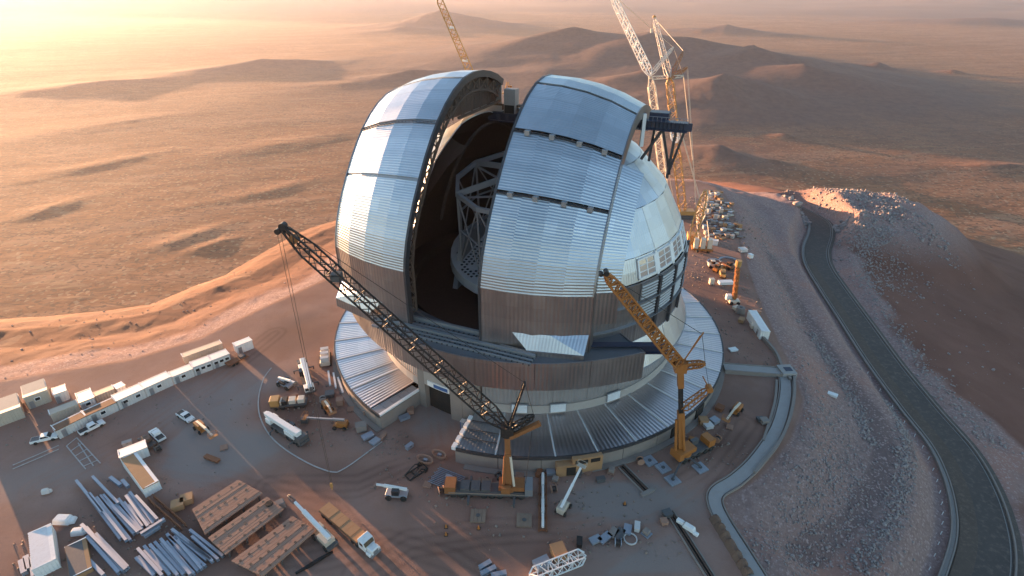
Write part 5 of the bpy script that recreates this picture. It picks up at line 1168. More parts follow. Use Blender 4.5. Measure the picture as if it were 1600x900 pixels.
# the two containers forming an L beside the steel stock, and the long ones low left
cabin('site_container', 'bright white ribbed container forming the top of the L near the pickups', 'container', (193, 729), (235, 712), 3.0, 2.7, wall='white', wins=1)
cabin('site_container', 'long container with patchy rusty brown roof, lower leg of the L', 'container', (228, 778), (194, 731), -3.2, 2.6, wall='white', roof='plywood', wins=0, door=False)
cabin('site_container', 'long white roofed container at the bottom left edge', 'container', (58, 905), (52, 848), -3.6, 2.6, wall='white', wins=0, door=False)
cabin('site_container', 'flat grey roofed box right of the white container at the bottom edge', 'container', (112, 910), (104, 862), -3.4, 1.2, wall='plywood', roof='steel', wins=0, door=False)
# right side: white truck body on the bend and stores behind the dome
cabin('site_container', 'long white container beside the gravel slope at the right end of the yard', 'container', (1186, 530), (1166, 497), -2.8, 3.0, wall='white', wins=0, door=True)
cabin('tool_hut', 'small pale box at the foot of the slope above the white container', 'hut', (1113, 405 - 22), (1121, 384), 2.2, 2.0, wall='white', wins=0, door=False)

# ------------------------------------------------------------------ vehicles (x forward, origin on the ground below the middle)
def pickup(label, px, rz, bed='black'):
    p = at(*px, 0); t = thing('pickup_truck', label, 'pickup truck', (p.x, p.y, 0.04), rz, 'white pickups on the platform')
    mb = MB(); side = [(-2.7, 0.45), (-2.7, 1.05), (2.0, 1.05), (2.62, 0.92), (2.7, 0.45)]
    mb.extrude([(x, -0.93, z) for x, z in side], (0, 1.86, 0)); mb.build('body', M['white'], t, bevel=0.05)
    mb = MB(); cab_ = [(-0.75, 1.05), (-0.6, 1.72), (0.75, 1.74), (1.35, 1.07)]; mb.extrude([(x, -0.80, z) for x, z in cab_], (0, 1.6, 0)); mb.build('cab', M['white'], t, bevel=0.06)
    mb = MB(); mb.extrude([(0.80, -0.72, 1.70), (1.36, -0.76, 1.10), (1.36, 0.76, 1.10), (0.80, 0.72, 1.70)], (0.03, 0, 0.02)); mb.build('windscreen', M['window'], t)
    for s in (-1, 1): mb = MB(); mb.extrude([(-0.55, s * 0.80, 1.2), (1.05, s * 0.80, 1.2), (0.68, s * 0.80, 1.62), (-0.5, s * 0.80, 1.62)], (0, s * 0.025, 0)); mb.build('side_window', M['window'], t)
    mb = MB(); mb.box((-1.72, 0, 1.055), (1.75, 1.55, 0.04)); mb.build('load_bed', M[bed], t)
    for s in (-1, 1): mb = MB(); mb.box((2.68, s * 0.68, 0.82), (0.08, 0.36, 0.18)); mb.build('headlight', M['glass'], t)
    wheel_row(t, (-1.65, 1.7), 0.88, 0.40, 0.26); return t
def heading(p0, p1): a, b = at(*p0, 0), at(*p1, 0); return atan2(b.y - a.y, b.x - a.x)
pickup('white pickup parked along the front of the rusty roofed containers', (145, 671), heading((132, 678), (160, 664)))
pickup('white pickup with nose to the orange boom lift, farthest right of the pickups', (291, 654), heading((281, 648), (301, 661)))
pickup('white pickup beside a brown one above the L of containers', (247, 683), heading((253, 690), (239, 676)))
bp_ = pickup('brown dusty pickup touching the white one above the L of containers', (232, 694), heading((240, 700), (224, 688)))
for c in bp_.children:
    if c.name.split('.')[0] in ('body', 'cab'): c.data.materials.clear(); c.data.materials.append(M['pipe'])
bp_['group'] = 'pickups above the L of containers'
pickup('pale muddy pickup at the left end of the container row', (72, 688), heading((60, 690), (86, 684)), 'steel')

def wheel_set(t, xs, y, r=0.55, w=0.4): wheel_row(t, xs, y, r, w)
def stowed_crane(label, pb, pf, L=13.0, h=1.0, boom='white'):
    """all-terrain crane in travel order; pb rear, pf front (cab) pixels"""
    a, b = at(*pb, 0), at(*pf, 0); c = (a + b) / 2; L = (b - a).length; t = thing('truck_crane', label, 'mobile crane', (c.x, c.y, 0.03), atan2(b.y - a.y, b.x - a.x), 'truck cranes left of the ring building')
    mb = MB(); mb.box((0, 0, 1.1), (L, 2.5, 0.7)); mb.build('chassis', M['steel'], t)
    mb = MB(); mb.box((L / 2 - 0.95, 0, 1.9), (1.9, 2.5, 1.5)); mb.build('cab', M['white'], t, bevel=0.08)
    mb = MB(); mb.box((L / 2 + 0.01, 0, 2.1), (0.06, 2.2, 0.8)); mb.build('windscreen', M['window'], t)
    mb = MB(); mb.box((-L * 0.18, 0, 2.1), (3.6, 2.4, 1.4)); mb.build('upperworks', M['white'], t, bevel=0.06)
    mb = MB(); mb.box((-L * 0.42, 0, 2.0), (1.6, 2.5, 1.3)); mb.build('counterweight', M['steel'], t)
    mb = MB(); mb.box((-L * 0.06, -1.0, 2.4), (1.7, 0.9, 1.6)); mb.build('crane_cab', M['window'], t)
    mb = MB(); mb.bar((-L * 0.40, 0.25, 3.15), (L * 0.50, 0.25, 3.05), 1.35, 1.15); mb.build('telescopic_boom', M[boom], t, bevel=0.08)
    for k, w in enumerate((1.1, 0.85)): mb = MB(); mb.bar((L * 0.50 + 0.5 * k, 0.25, 3.05), (L * 0.50 + 0.5 + 0.5 * k, 0.25, 3.04), w, w); mb.build('boom_section', M[boom], t)
    mb = MB(); mb.box((L * 0.5 + 1.2, 0.25, 2.95), (0.6, 0.7, 0.9)); mb.build('boom_head', M['steel'], t)
    for s in (-1, 1): mb = MB(); mb.tube((-L * 0.1, 0.25 + s * 0.45, 2.4), (L * 0.16, 0.25 + s * 0.45, 2.75), 0.18, 8); mb.build('boom_cylinder', M['steel'], t)
    for x in (-L * 0.3, L * 0.24):
        for s in (-1, 1): mb = MB(); mb.bar((x, s * 1.2, 0.95), (x, s * 2.6, 0.95), 0.3, 0.25); mb.tube((x, s * 2.6, 0.05), (x, s * 2.6, 1.1), 0.16, 8); mb.build('outrigger', M['steel'], t)
    wheel_set(t, [L * f for f in (-0.40, -0.28, -0.12, 0.2, 0.32)], 1.05, 0.62, 0.45); return t
stowed_crane('white truck crane parked upright in the picture, beside the left wing of the ring building', (473, 572), (486, 618), boom='white')
stowed_crane('white truck crane lying slantwise, nearest the painted lime line', (478, 697), (424, 662), boom='white')
# flatbed carrying four pale blocks
def ballast_truck(label, pb, pf):
    a, b = at(*pb, 0), at(*pf, 0); c = (a + b) / 2; L = (b - a).length; t = thing('ballast_truck', label, 'truck', (c.x, c.y, 0.03), atan2(b.y - a.y, b.x - a.x))
    mb = MB(); mb.box((0, 0, 1.1), (L, 2.5, 0.45)); mb.build('flatbed', M['steel'], t)
    mb = MB(); mb.box((L / 2 - 1.1, 0, 2.0), (2.2, 2.5, 2.2)); mb.build('cab', M['yellow'], t, bevel=0.1)
    mb = MB(); mb.box((L / 2 + 0.02, 0, 2.4), (0.06, 2.2, 0.9)); mb.build('windscreen', M['window'], t)
    for k in range(4): mb = MB(); mb.box((-L / 2 + 1.3 + k * 2.15, 0, 1.9), (1.6, 1.9, 1.15)); mb.build('ballast_block', M['cream'], t, bevel=0.06)
    mb = MB(); mb.box((L / 2 - 3.4, 0, 1.9), (1.2, 2.2, 1.2)); mb.build('load_crane', M['black'], t)
    wheel_set(t, [L * f for f in (-0.4, -0.29, -0.18, 0.18, 0.36)], 1.02, 0.52, 0.4); return t
ballast_truck('yellow cabbed truck loaded with a row of pale blocks, above the slanting white crane', (481, 632), (425, 638))

def boom_lift(label, px, rz, arm, paint='orange', armpaint='cream', basket=True, L=3.4):
    """arm: list of (x, z) from the turntable outwards"""
    p = at(*px, 0); t = thing('boom_lift', label, 'boom lift', (p.x, p.y, 0.03), rz, 'boom lifts on the platform')
    mb = MB(); mb.box((0, 0, 0.75), (L, 1.5, 0.5)); mb.build('chassis', M[paint], t, bevel=0.05)
    mb = MB(); mb.box((-0.5, 0, 1.5), (2.6, 1.7, 1.0)); mb.build('turntable', M[paint], t, bevel=0.1)
    wheel_row(t, (-L * 0.36, L * 0.36), 1.0, 0.5, 0.36)
    A = [Vector((x, 0, z)) for x, z in arm]
    for k, (q, r) in enumerate(zip(A, A[1:])): mb = MB(); mb.bar(q, r, 0.5 - 0.1 * k, 0.5 - 0.1 * k); mb.build('arm', M[armpaint], t)
    if basket:
        e = A[-1]; mb = MB(); mb.box(e + Vector((0.5, 0, 0.1)), (0.9, 1.9, 0.1))
        for s in (-1, 1):
            for x in (0.05, 0.95): mb.bar(e + Vector((x, s * 0.95, 0.1)), e + Vector((x, s * 0.95, 1.2)), 0.06)
            mb.bar(e + Vector((0.05, s * 0.95, 1.2)), e + Vector((0.95, s * 0.95, 1.2)), 0.06)
        for x in (0.05, 0.95): mb.bar(e + Vector((x, -0.95, 1.2)), e + Vector((x, 0.95, 1.2)), 0.06)
        mb.build('basket', M[paint], t)
    return t
boom_lift('orange boom lift with a long grey arm lying level, left of the wing end', (533, 668), heading((545, 660), (492, 656)), [(1.8, 2.5), (-1.2, 2.5), (8.2, 2.3)], armpaint='grey_steel')
boom_lift('orange boom lift with folded arm pointing down right, under a white pickup', (315, 672), heading((306, 661), (334, 685)), [(-1.4, 1.9), (3.2, 2.2), (6.0, 1.6)])
boom_lift('orange boom lift in the dark yard right of the ring building', (1150, 644), heading((1156, 632), (1131, 660)), [(-1.5, 2.0), (2.0, 2.3), (6.0, 1.4)])
boom_lift('dusty boom lift with a raised pale arm in front of the ring wall', (880, 797), heading((878, 800), (905, 758)), [(-1.2, 1.9), (4.0, 3.8), (7.6, 5.2)], paint='beige', armpaint='white')
boom_lift('small orange lift among pipes below the left wing of the ring building', (512, 640), heading((505, 628), (520, 652)), [(-1.2, 1.8), (2.2, 2.4), (3.6, 1.6)])
def telehandler(label, px, rz, paint='blue_mat'):
    p = at(*px, 0); t = thing('telehandler', label, 'telehandler', (p.x, p.y, 0.03), rz)
    mb = MB(); mb.box((0, 0, 1.05), (4.6, 2.0, 0.7)); mb.build('body', M[paint], t, bevel=0.08)
    mb = MB(); mb.box((0.1, 0.6, 2.0), (1.5, 0.9, 1.3)); mb.build('cab', M['window'], t)
    mb = MB(); mb.box((-0.3, -0.75, 1.6), (2.2, 0.6, 0.6)); mb.build('engine_cover', M['black'], t)
    mb = MB(); mb.bar((-2.2, -0.1, 2.2), (2.6, -0.1, 3.0), 0.5, 0.5); mb.build('arm', M['white'], t)
    mb = MB(); mb.bar((2.5, -0.1, 3.0), (4.2, -0.1, 3.15), 0.36, 0.36); mb.build('inner_arm', M['white'], t)
    mb = MB(); mb.box((4.4, -0.1, 2.8), (0.3, 1.3, 0.9)); mb.bar((4.5, -0.5, 2.4), (5.5, -0.5, 2.4), 0.12); mb.bar((4.5, 0.3, 2.4), (5.5, 0.3, 2.4), 0.12); mb.build('fork', M['steel'], t)
    wheel_row(t, (-1.6, 1.6), 1.0, 0.68, 0.5); return t
telehandler('pale blue telehandler with white arm standing alone left of the rebar stack', (621, 776), heading((636, 772), (604, 770)))
telehandler('dark telehandler tucked between the truck crane and the long left wing', (447, 604), heading((440, 600), (455, 607)))
# low loader truck with brown load, front
pa, pb_ = at(507, 799, 0), at(588, 868, 0); dv = (pb_ - pa); Lt = dv.length; mid = (pa + pb_) / 2
tr = thing('semi_truck', 'white bonneted lorry with long trailer covered in tan sheets, near the bottom edge', 'lorry', (mid.x, mid.y, 0.03), atan2(dv.y, dv.x))
x1 = Lt / 2
mb = MB(); mb.box((x1 - 0.75, 0, 1.35), (1.7, 1.7, 1.3)); mb.build('bonnet', M['white'], tr, bevel=0.15)
mb = MB(); mb.extrude([(x1 - 3.6, -1.2, 0.7), (x1 - 1.6, -1.2, 0.7), (x1 - 1.6, -1.2, 1.9), (x1 - 2.0, -1.2, 2.75), (x1 - 3.6, -1.2, 3.0)], (0, 2.4, 0)); mb.build('cab', M['white'], tr, bevel=0.08)
mb = MB(); mb.extrude([(x1 - 1.57, -1.05, 1.98), (x1 - 1.95, -1.05, 2.7), (x1 - 1.95, 1.05, 2.7), (x1 - 1.57, 1.05, 1.98)], (0.05, 0, 0.02)); mb.build('windscreen', M['window'], tr)
for s in (-1, 1):
    mb = MB(); mb.box((x1 - 2.6, s * 1.215, 2.2), (0.9, 0.04, 0.7)); mb.build('side_window', M['window'], tr)
    mb = MB(); mb.box((x1 - 0.8, s * 1.05, 0.75), (1.3, 0.5, 0.75)); mb.build('mudguard', M['white'], tr, bevel=0.12)
    mb = MB(); mb.box((x1 + 0.12, s * 0.95, 0.85), (0.06, 0.35, 0.25)); mb.build('headlight', M['glass'], tr)
mb = MB(); mb.box((x1 + 0.13, 0, 1.3), (0.06, 1.1, 0.8)); mb.build('grille', M['grey_steel'], tr)
mb = MB(); mb.box((x1 + 0.1, 0, 0.55), (0.25, 2.3, 0.3)); mb.build('bumper', M['grey_steel'], tr)
mb = MB(); mb.box((-1.9, 0, 1.25), (Lt - 4.0, 2.5, 0.3)); mb.build('trailer_bed', M['steel'], tr)
for k in range(7): mb = MB(); w_ = (Lt - 4.4) / 7; mb.box((-Lt / 2 + 0.3 + w_ * (k + 0.5), 0, 1.62 + 0.03 * (k % 2)), (w_ - 0.06, 2.45, 0.45)); mb.build('load_sheet', M['plywood'], tr)
wheel_row(tr, [x1 - 0.85, x1 - 4.3, x1 - 5.6, -x1 + 1.2, -x1 + 2.4, -x1 + 3.6], 1.0, 0.52, 0.42)
# small truck crane next to it
pa, pb_ = at(470, 808, 0), at(524, 862, 0); dv = pb_ - pa; mid = pa.lerp(pb_, 0.72)
st = thing('rough_terrain_crane', 'small dusty truck crane with pale boom reaching back to the timber slabs', 'mobile crane', (mid.x, mid.y, 0.03), atan2(dv.y, dv.x))
mb = MB(); mb.box((0, 0, 1.0), (6.0, 2.3, 0.7)); mb.build('chassis', M['steel'], st); mb = MB(); mb.box((0.9, -0.1, 1.9), (3.0, 2.1, 1.1)); mb.build('upperworks', M['beige'], st, bevel=0.08)
mb = MB(); mb.box((-2.0, 0.5, 1.9), (1.5, 1.1, 1.4)); mb.build('cab', M['beige'], st, bevel=0.08); mb = MB(); mb.box((-2.78, 0.5, 2.1), (0.05, 0.9, 0.7)); mb.build('windscreen', M['window'], st)
mb = MB(); mb.bar((2.0, 0, 2.7), (-6.6, 0, 3.4), 0.75, 0.7); mb.build('telescopic_boom', M['white'], st); mb = MB(); mb.bar((-6.5, 0, 3.4), (-9.6, 0, 3.6), 0.5, 0.45); mb.build('boom_section', M['white'], st)
mb = MB(); lattice(mb, (-9.4, 0, 3.5), (-12.2, 0, 3.6), 0.7, 0.5, 5, 0.12, 0.08); mb.build('jib', M['steel'], st)
wheel_row(st, (-1.9, 1.9), 1.05, 0.7, 0.5)
# ------------------------------------------------------------------ steel, timber and loose stores
M['galv'] = painted('galvanised_beam', (0.30, 0.335, 0.40), 0.45, metal=0.4, var=0.15, dust=0.25)
M['timber'] = painted('tan_timber', (0.33, 0.19, 0.135), 0.9, var=0.22, scale=0.8, bump=0.3, dust=0.3)
M['rust'] = painted('rust_steel', (0.22, 0.085, 0.04), 0.8, var=0.3, dust=0.2)
def Z1(x, y): return (x / 4, 675 + y / 4)
def beam_thing(label, p0, p1, z, w, h, group, mat='galv', name='steel_beam'):
    a, b = at(*p0, z), at(*p1, z); c = (a + b) / 2; d = (b - a) / 2
    mb = MB(); s = (d.normalized().cross(Vector((0, 0, 1)))) * 1.0
    for k in (-1, 1): mb.bar(-d + Vector((0, 0, k * h / 2)), d + Vector((0, 0, k * h / 2)), w, 0.10)
    mb.bar(-d, d, 0.12, h)
    for f in (-0.9, -0.3, 0.3, 0.9): mb.bar(d * f - s * (w / 2 - 0.02), d * f + s * (w / 2 - 0.02), 0.1, h * 0.9)
    o = mb.build(name, M[mat], None); o.location = c; tag(o, label, 'steel beam', group); return o
A = [((478, 305), (640, 505)), ((500, 330), (755, 672)), ((560, 385), (790, 680)), ((605, 410), (818, 680)), ((580, 280), (740, 448)), ((668, 440), (840, 640)), ((700, 462), (862, 628)), ((742, 420), (892, 612)), ((788, 400), (925, 592)), ((812, 378), (960, 575)), ((850, 400), (985, 548)), ((725, 455), (878, 618))]
nm = ['outermost left', 'second from the left', 'third from the left', 'fourth from the left', 'upper single', 'middle', 'inner middle', 'thick', 'fifth from the right', 'thin', 'outermost right', 'low']
for i, (p, q) in enumerate(A):
    beam_thing(f'{nm[i]} pale beam of the stack between L containers and slabs', Z1(*p), Z1(*q), 0.4 + 0.45 * (i % 2 == 0), 0.5, 0.55, 'steel beams of the upper stack')
for i, (p, q, l) in enumerate((((880, 640), (1030, 545), 'long'), ((900, 655), (1000, 590), 'short'), ((935, 600), (1010, 570), 'stubby'))):
    beam_thing(f'{l} pale steel beam lying across the right ends of the upper stack', Z1(*p), Z1(*q), 1.5 - 0.4 * i, 0.6, 0.6, 'steel beams across the upper stack')
B = [((850, 788), (965, 900)), ((862, 730), (1015, 900)), ((902, 715), (1065, 898)), ((938, 705), (1112, 898)), ((968, 690), (1150, 895)), ((1005, 670), (1192, 893)), ((1045, 640), (1240, 872)), ((1075, 610), (1320, 800)), ((1060, 655), (1285, 842)), ((1110, 680), (1262, 858)), ((1025, 700), (1215, 890)), ((1120, 640), (1330, 812))]
for i, (p, q) in enumerate(B):
    beam_thing(['lowest', 'second lowest', 'third lowest', 'left middle', 'dark edged', 'wide', 'right middle', 'topmost long', 'upper', 'short upper', 'inner lower', 'right upper'][i] + ' pale steel beam of the wide bottom stack beside the slabs', Z1(*p), Z1(*q), 0.4 + 0.45 * (i % 2), 0.52, 0.55, 'steel beams of the lower stack')
for i, (p, q) in enumerate((((1188, 615), (1395, 778)), ((1200, 655), (1365, 800)))):
    beam_thing(('upper' if i == 0 else 'lower') + ' of the two thin steel beams lying against the first timber slab', Z1(*p), Z1(*q), 0.5, 0.5, 0.6, 'steel beams against the timber slab')
for S_, nm_, g_ in ((A, 'thin steel beam between the longer beams of the upper stack', 'thin beams in the upper stack'), (B, 'thin steel beam between the longer beams of the bottom stack', 'thin beams in the bottom stack')):
    rr_ = random.Random(3)
    for k in range(len(S_) - 1):
        (p, q), (p2, q2) = S_[k], S_[k + 1]; f = rr_.uniform(0.35, 0.65); t0, t1 = rr_.uniform(0.0, 0.18), rr_.uniform(0.82, 1.0); m0 = (p[0] + (p2[0] - p[0]) * f, p[1] + (p2[1] - p[1]) * f); m1 = (q[0] + (q2[0] - q[0]) * f, q[1] + (q2[1] - q[1]) * f)
        beam_thing(nm_, Z1(m0[0] + (m1[0] - m0[0]) * t0, m0[1] + (m1[1] - m0[1]) * t0), Z1(m0[0] + (m1[0] - m0[0]) * t1, m0[1] + (m1[1] - m0[1]) * t1), 0.32 + 0.3 * (k % 3 == 1), 0.36, 0.4, g_)
Cc = [((512, 582), (788, 862), 0.9), ((540, 600), (775, 872), 0.5), ((545, 655), (745, 882), 0.5), ((465, 708), (650, 898), 0.5), ((600, 640), (800, 850), 0.5)]
for i, (p, q, z) in enumerate(Cc):
    beam_thing(['raised bright', 'middle', 'shorter lower', 'lone lowest', 'upper right'][i] + ' steel beam of the slanting group left of the wide stack', Z1(*p), Z1(*q), z, 0.6, 0.7, 'steel beams of the left group')
for i, (p, q) in enumerate((((135, 805), (155, 885)), ((165, 780), (182, 860)), ((203, 785), (218, 905)))):
    beam_thing(['left', 'middle', 'right'][i] + ' short steel beam beside the white container at the bottom left corner', Z1(*p), Z1(*q), 0.5, 0.9, 0.8, 'beams beside the bottom left container')
for i, (p, q) in enumerate((((690, 285), (755, 335)), ((765, 303), (802, 343)))):
    beam_thing(['longer', 'shorter'][i] + ' stray beam on the ground left of the rusty roofed container', Z1(*p), Z1(*q), 0.35, 0.7, 0.6, 'stray beams by the container')
for i, (p, q) in enumerate((((396, 852), (468, 810)), ((405, 890), (498, 845)), ((470, 900), (565, 880)))):
    beam_thing(['upper', 'wide middle', 'lowest'][i] + ' bluish beam lying at the bottom edge right of the lorry', (650 + p[0] / 4, 675 + p[1] / 4), (650 + q[0] / 4, 675 + q[1] / 4), 0.4, 0.9, 0.6, 'bluish beams at the bottom edge')
# dark long bars at the bottom between slab and lorry
for i in range(6):
    beam_thing(['lowest', 'second', 'third', 'fourth', 'fifth', 'topmost'][i] + ' black bar of the dark bundle below the small truck crane', (462 + i * 4, 896 - i * 2), (500 + i * 4, 872 - i * 2), 0.3, 0.3, 0.3, 'black bars at the bottom edge', 'black', 'steel_bar')
# timber slabs on trestles
def slab_deck(label, corners, z, n, holes, seed):
    c = [at(*p, z) for p in corners]; o = sum(c, Vector()) / 4; r = random.Random(seed)
    t = thing('timber_slab', label, 'timber platform', (o.x, o.y, 0), 0, 'timber slabs beside the steel stock'); L = lambda p: p - Vector((o.x, o.y, 0))
    A0, A1, B1, B0 = c                       # A0->A1 long edge, B0->B1 the other long edge
    for i in range(n):
        f0, f1 = i / n + 0.004, (i + 1) / n - 0.004; dz = Vector((0, 0, r.uniform(-0.03, 0.05)))
        mb = MB(); mb.extrude([L(A0.lerp(B0, f0)) + dz, L(A1.lerp(B1, f0)) + dz, L(A1.lerp(B1, f1)) + dz, L(A0.lerp(B0, f1)) + dz], (0, 0, -0.30)); mb.build('plank', M['timber'], t)
    for k in range(holes):
        f, g = (k % 7 + 0.5 + r.uniform(-0.2, 0.2)) / 7, (0.14, 0.5, 0.86)[k % 3] + r.uniform(-0.04, 0.04); p = L(A0.lerp(A1, f).lerp(B0.lerp(B1, f), g))
        mb = MB(); mb.tube(p - Vector((0, 0, 0.1)), p + Vector((0, 0, 0.06)), 0.26, 8); mb.build('lifting_eye', M['black'], t)
    for f in (0.06, 0.35, 0.65, 0.94):
        mb = MB(); mb.bar(L(A0.lerp(A1, f)) - Vector((0, 0, 0.55)), L(B0.lerp(B1, f)) - Vector((0, 0, 0.55)), 0.35, 0.45); mb.build('bearer', M['steel'], t)
        for e in (0.06, 0.5, 0.94): p = L(A0.lerp(A1, f).lerp(B0.lerp(B1, f), e)); mb = MB(); mb.bar(Vector((p.x, p.y, 0)), p - Vector((0, 0, 0.7)), 0.28); mb.build('trestle_leg', M['steel'], t)
slab_deck('upper left tan timber slab of the three raised slabs', [(300, 795), (372, 749), (410, 770), (320, 834)], 1.9, 9, 17, 1)
slab_deck('middle tan timber slab between the two others', [(325, 840), (417, 776), (443, 795), (352, 866)], 1.9, 8, 20, 2)
slab_deck('lower right tan timber slab, largest, cut by the bottom edge', [(361, 876), (457, 806), (494, 828), (410, 900)], 1.9, 9, 19, 3)
mb = MB(); p = at(438, 792, 0); wb = thing('wrapped_pallet', 'grey wrapped pallet with a dark tyre at the top corner of the middle slab', 'pallet', (p.x, p.y, 0), 0.6)
mb.box((0, 0, 0.75), (2.2, 1.8, 1.5), taper=0.85); mb.build('wrapping', M['concrete'], wb, bevel=0.15); mb = MB(); mb.tube((-1.8, 0, 1.9), (-1.8, 0, 2.3), 0.7, 12); mb.build('tyre', M['tyre'], wb)

def crate(label, px, size, rz=0.0, mat='plywood', z=0.0, name='crate', cat='crate', group=None, lid=None, off=None):
    p = off or at(*px, z); t = thing(name, label, cat, (p.x, p.y, z), rz, group); w, d, h = size
    mb = MB(); mb.box((0, 0, h / 2 + 0.1), (w, d, h - 0.15)); mb.build('box', M[mat], t, bevel=0.04)
    mb = MB(); mb.box((0, 0, h + 0.03), (w + 0.12, d + 0.12, 0.1)); mb.build('lid', M[lid or mat], t)
    mb = MB()
    for s in (-1, 1): mb.box((s * w * 0.35, 0, 0.07), (0.14, d, 0.14))
    mb.build('skid', M['timber'], t); return t
crate('left of two square plywood crates above the steel stack', (280, 794), (2.2, 2.0, 1.6), 0.5, group='plywood crates above the steel stack')
crate('right of two square plywood crates above the steel stack', (294, 785), (2.2, 2.0, 1.6), 0.5, group='plywood crates above the steel stack')
c_ = crate('open orange plywood crate alone near the bottom edge, right of centre', (872, 868), (2.5, 2.6, 2.0), 0.35, lid='plywood')
crate('grey blue flat box left of the white lattice section', (847, 884), (3.0, 2.2, 1.0), 0.5, 'blue_mat')
crate('orange steel beam box lying on the pale ground below the boom lift', (332, 719), (4.0, 1.0, 0.7), heading((320, 714), (346, 724)), 'rust', name='beam_box', cat='box')
crate('grey box at the wing end wall of the left wing', (632, 655), (2.6, 1.5, 0.9), 0.6, 'galv')
crate('brown barrel shaped box beside the grey one at the wing end', (642, 645), (1.6, 1.6, 1.3), 0.2, 'timber')
for i, (px, py, s, m_, l) in enumerate(((565, 672, (2.4, 2.0, 1.8), 'concrete', 'pale bulky bag'), (575, 684, (2.6, 1.6, 0.8), 'galv', 'bluish low box'), (586, 692, (2.2, 1.6, 0.7), 'blue_mat', 'grey blue low box'), (598, 684, (2.6, 0.9, 0.6), 'timber', 'brown plank box'))):
    crate(f'{l} in the heap off the outer corner of the left wing', (px, py), s, 0.4 + i * 0.3, m_, group='heap at the wing corner')
for i, (px, py, m_, l) in enumerate(((1098, 662, 'plywood', 'tall plywood crate'), (1106, 668, 'panel_white', 'small white crate'), (1116, 660, 'blue_mat', 'blue grey crate'), (1124, 640, 'rust', 'rusty crate'))):
    crate(f'{l} by the right side of the ring wall under the roof edge', (px, py), (2.0, 1.8, 1.6 if i == 0 else 1.0), 0.3 * i, m_, group='crates right of the ring wall')
crate('pale block on the yard near the short concrete wall', (1193, 661), (1.8, 1.6, 1.2), 0.2, 'concrete')
crate('dark box beside the pale block near the short wall', (1187, 658), (1.6, 1.2, 1.0), 0.2, 'steel')
crate('white box on the yard right of the roof edge', (1145, 548), (2.4, 1.6, 0.6), 0.3, 'white')
crate('white wreck like box lying on the gravel slope', (1300, 619), (2.4, 1.4, 0.8), -0.6, 'white', z=-5.0)
crate('small blue box on the plinth in front of the ring wall', (861, 741), (2.0, 1.3, 1.0), 0.1, 'blue_mat')
crate('small white sack box at the right foot of the hoarding', (891, 737), (1.6, 0.8, 0.7), 0.3, 'white')
# rusty truss beam, tubs, rebar grid
rt = thing('truss_beam', 'long rusty brown truss beam left of the plywood crates', 'truss beam', tuple(at(262, 803, 0)), heading((240, 783), (285, 823)))
mb = MB()
for s in (-0.5, 0.5):
    for z in (0.15, 1.1): mb.bar((-6.4, s, z), (6.4, s, z), 0.18)
    for k in range(10): mb.bar((-6.4 + 1.28 * k, s, 0.15), (-5.76 + 1.28 * k, s, 1.1), 0.12); mb.bar((-5.76 + 1.28 * k, s, 1.1), (-5.12 + 1.28 * k, s, 0.15), 0.12)
mb.build('truss', M['rust'], rt)
def tub(label, px, r, rz):
    t = thing('mortar_tub', label, 'tub', tuple(at(*px, 0)), rz); mb = MB(); n = 14; V_ = []
    for (k, z) in ((1.0, 0), (1.25, 1.0), (1.1, 1.0), (0.9, 0.25)):
        for i in range(n): a = 2 * pi * i / n; V_.append((r * 1.6 * k * cos(a), r * 0.85 * k * sin(a), z))
    F_ = [(j * n + i, j * n + (i + 1) % n, (j + 1) * n + (i + 1) % n, (j + 1) * n + i) for j in range(3) for i in range(n)] + [tuple(3 * n + i for i in range(n))]
    mb.add(V_, F_); mb.build('shell', M['timber'], t); mb = MB(); mb.box((0.2, 0, 0.6), (0.9, 0.6, 0.5)); mb.build('bag', M['galv'], t)
tub('oval brown tub with a pale bag inside, above the dark frame', (664, 721), 1.1, -0.4); tub('second shallower brown tub right of the other tub', (686, 713), 1.0, -0.45)
fm = thing('lifting_frame', 'dark folded lifting frame standing left of the rebar grid', 'lifting frame', tuple(at(651, 739, 0)), 0.8)
mb = MB()
for s in (-1, 1):
    mb.bar((-2.4, s * 1.0, 0.3), (2.4, s * 1.0, 0.3), 0.25); mb.bar((-2.4, s, 0.3), (0.4, s, 1.6), 0.18); mb.bar((0.4, s, 1.6), (2.4, s, 0.3), 0.18)
for x in (-2.4, -0.8, 0.8, 2.4): mb.bar((x, -1, 0.3), (x, 1, 0.3), 0.2)
mb.build('frame', M['black'], fm)
for s in (-1, 1): mb = MB(); mb.tube((1.6, s * 1.1, 0.5), (1.6, s * 1.4, 0.5), 0.5, 10); mb.build('wheel', M['tyre'], fm)
rg = thing('rebar_stack', 'bluish grey stack of steel bars laid crosswise left of the orange crane', 'rebar stack', tuple(at(698, 751, 0)), heading((676, 744), (716, 760)))
for i in range(11): mb = MB(); mb.bar((-3.4 + 0.15 * (i % 3), -2.2 + i * 0.44, 0.45), (3.4, -2.2 + i * 0.44, 0.45), 0.14, 0.16); mb.build('bar', M['galv'], rg)
for i in range(4): mb = MB(); mb.bar((-2.4 + i * 1.6, -2.5, 0.2), (-2.4 + i * 1.6, 2.5, 0.2), 0.2, 0.3); mb.build('bearer', M['steel'], rg)
mb = MB(); mb.box((0.2, 0.6, 0.75), (1.4, 1.0, 0.4)); mb.build('bundle', M['blue_mat'], rg)
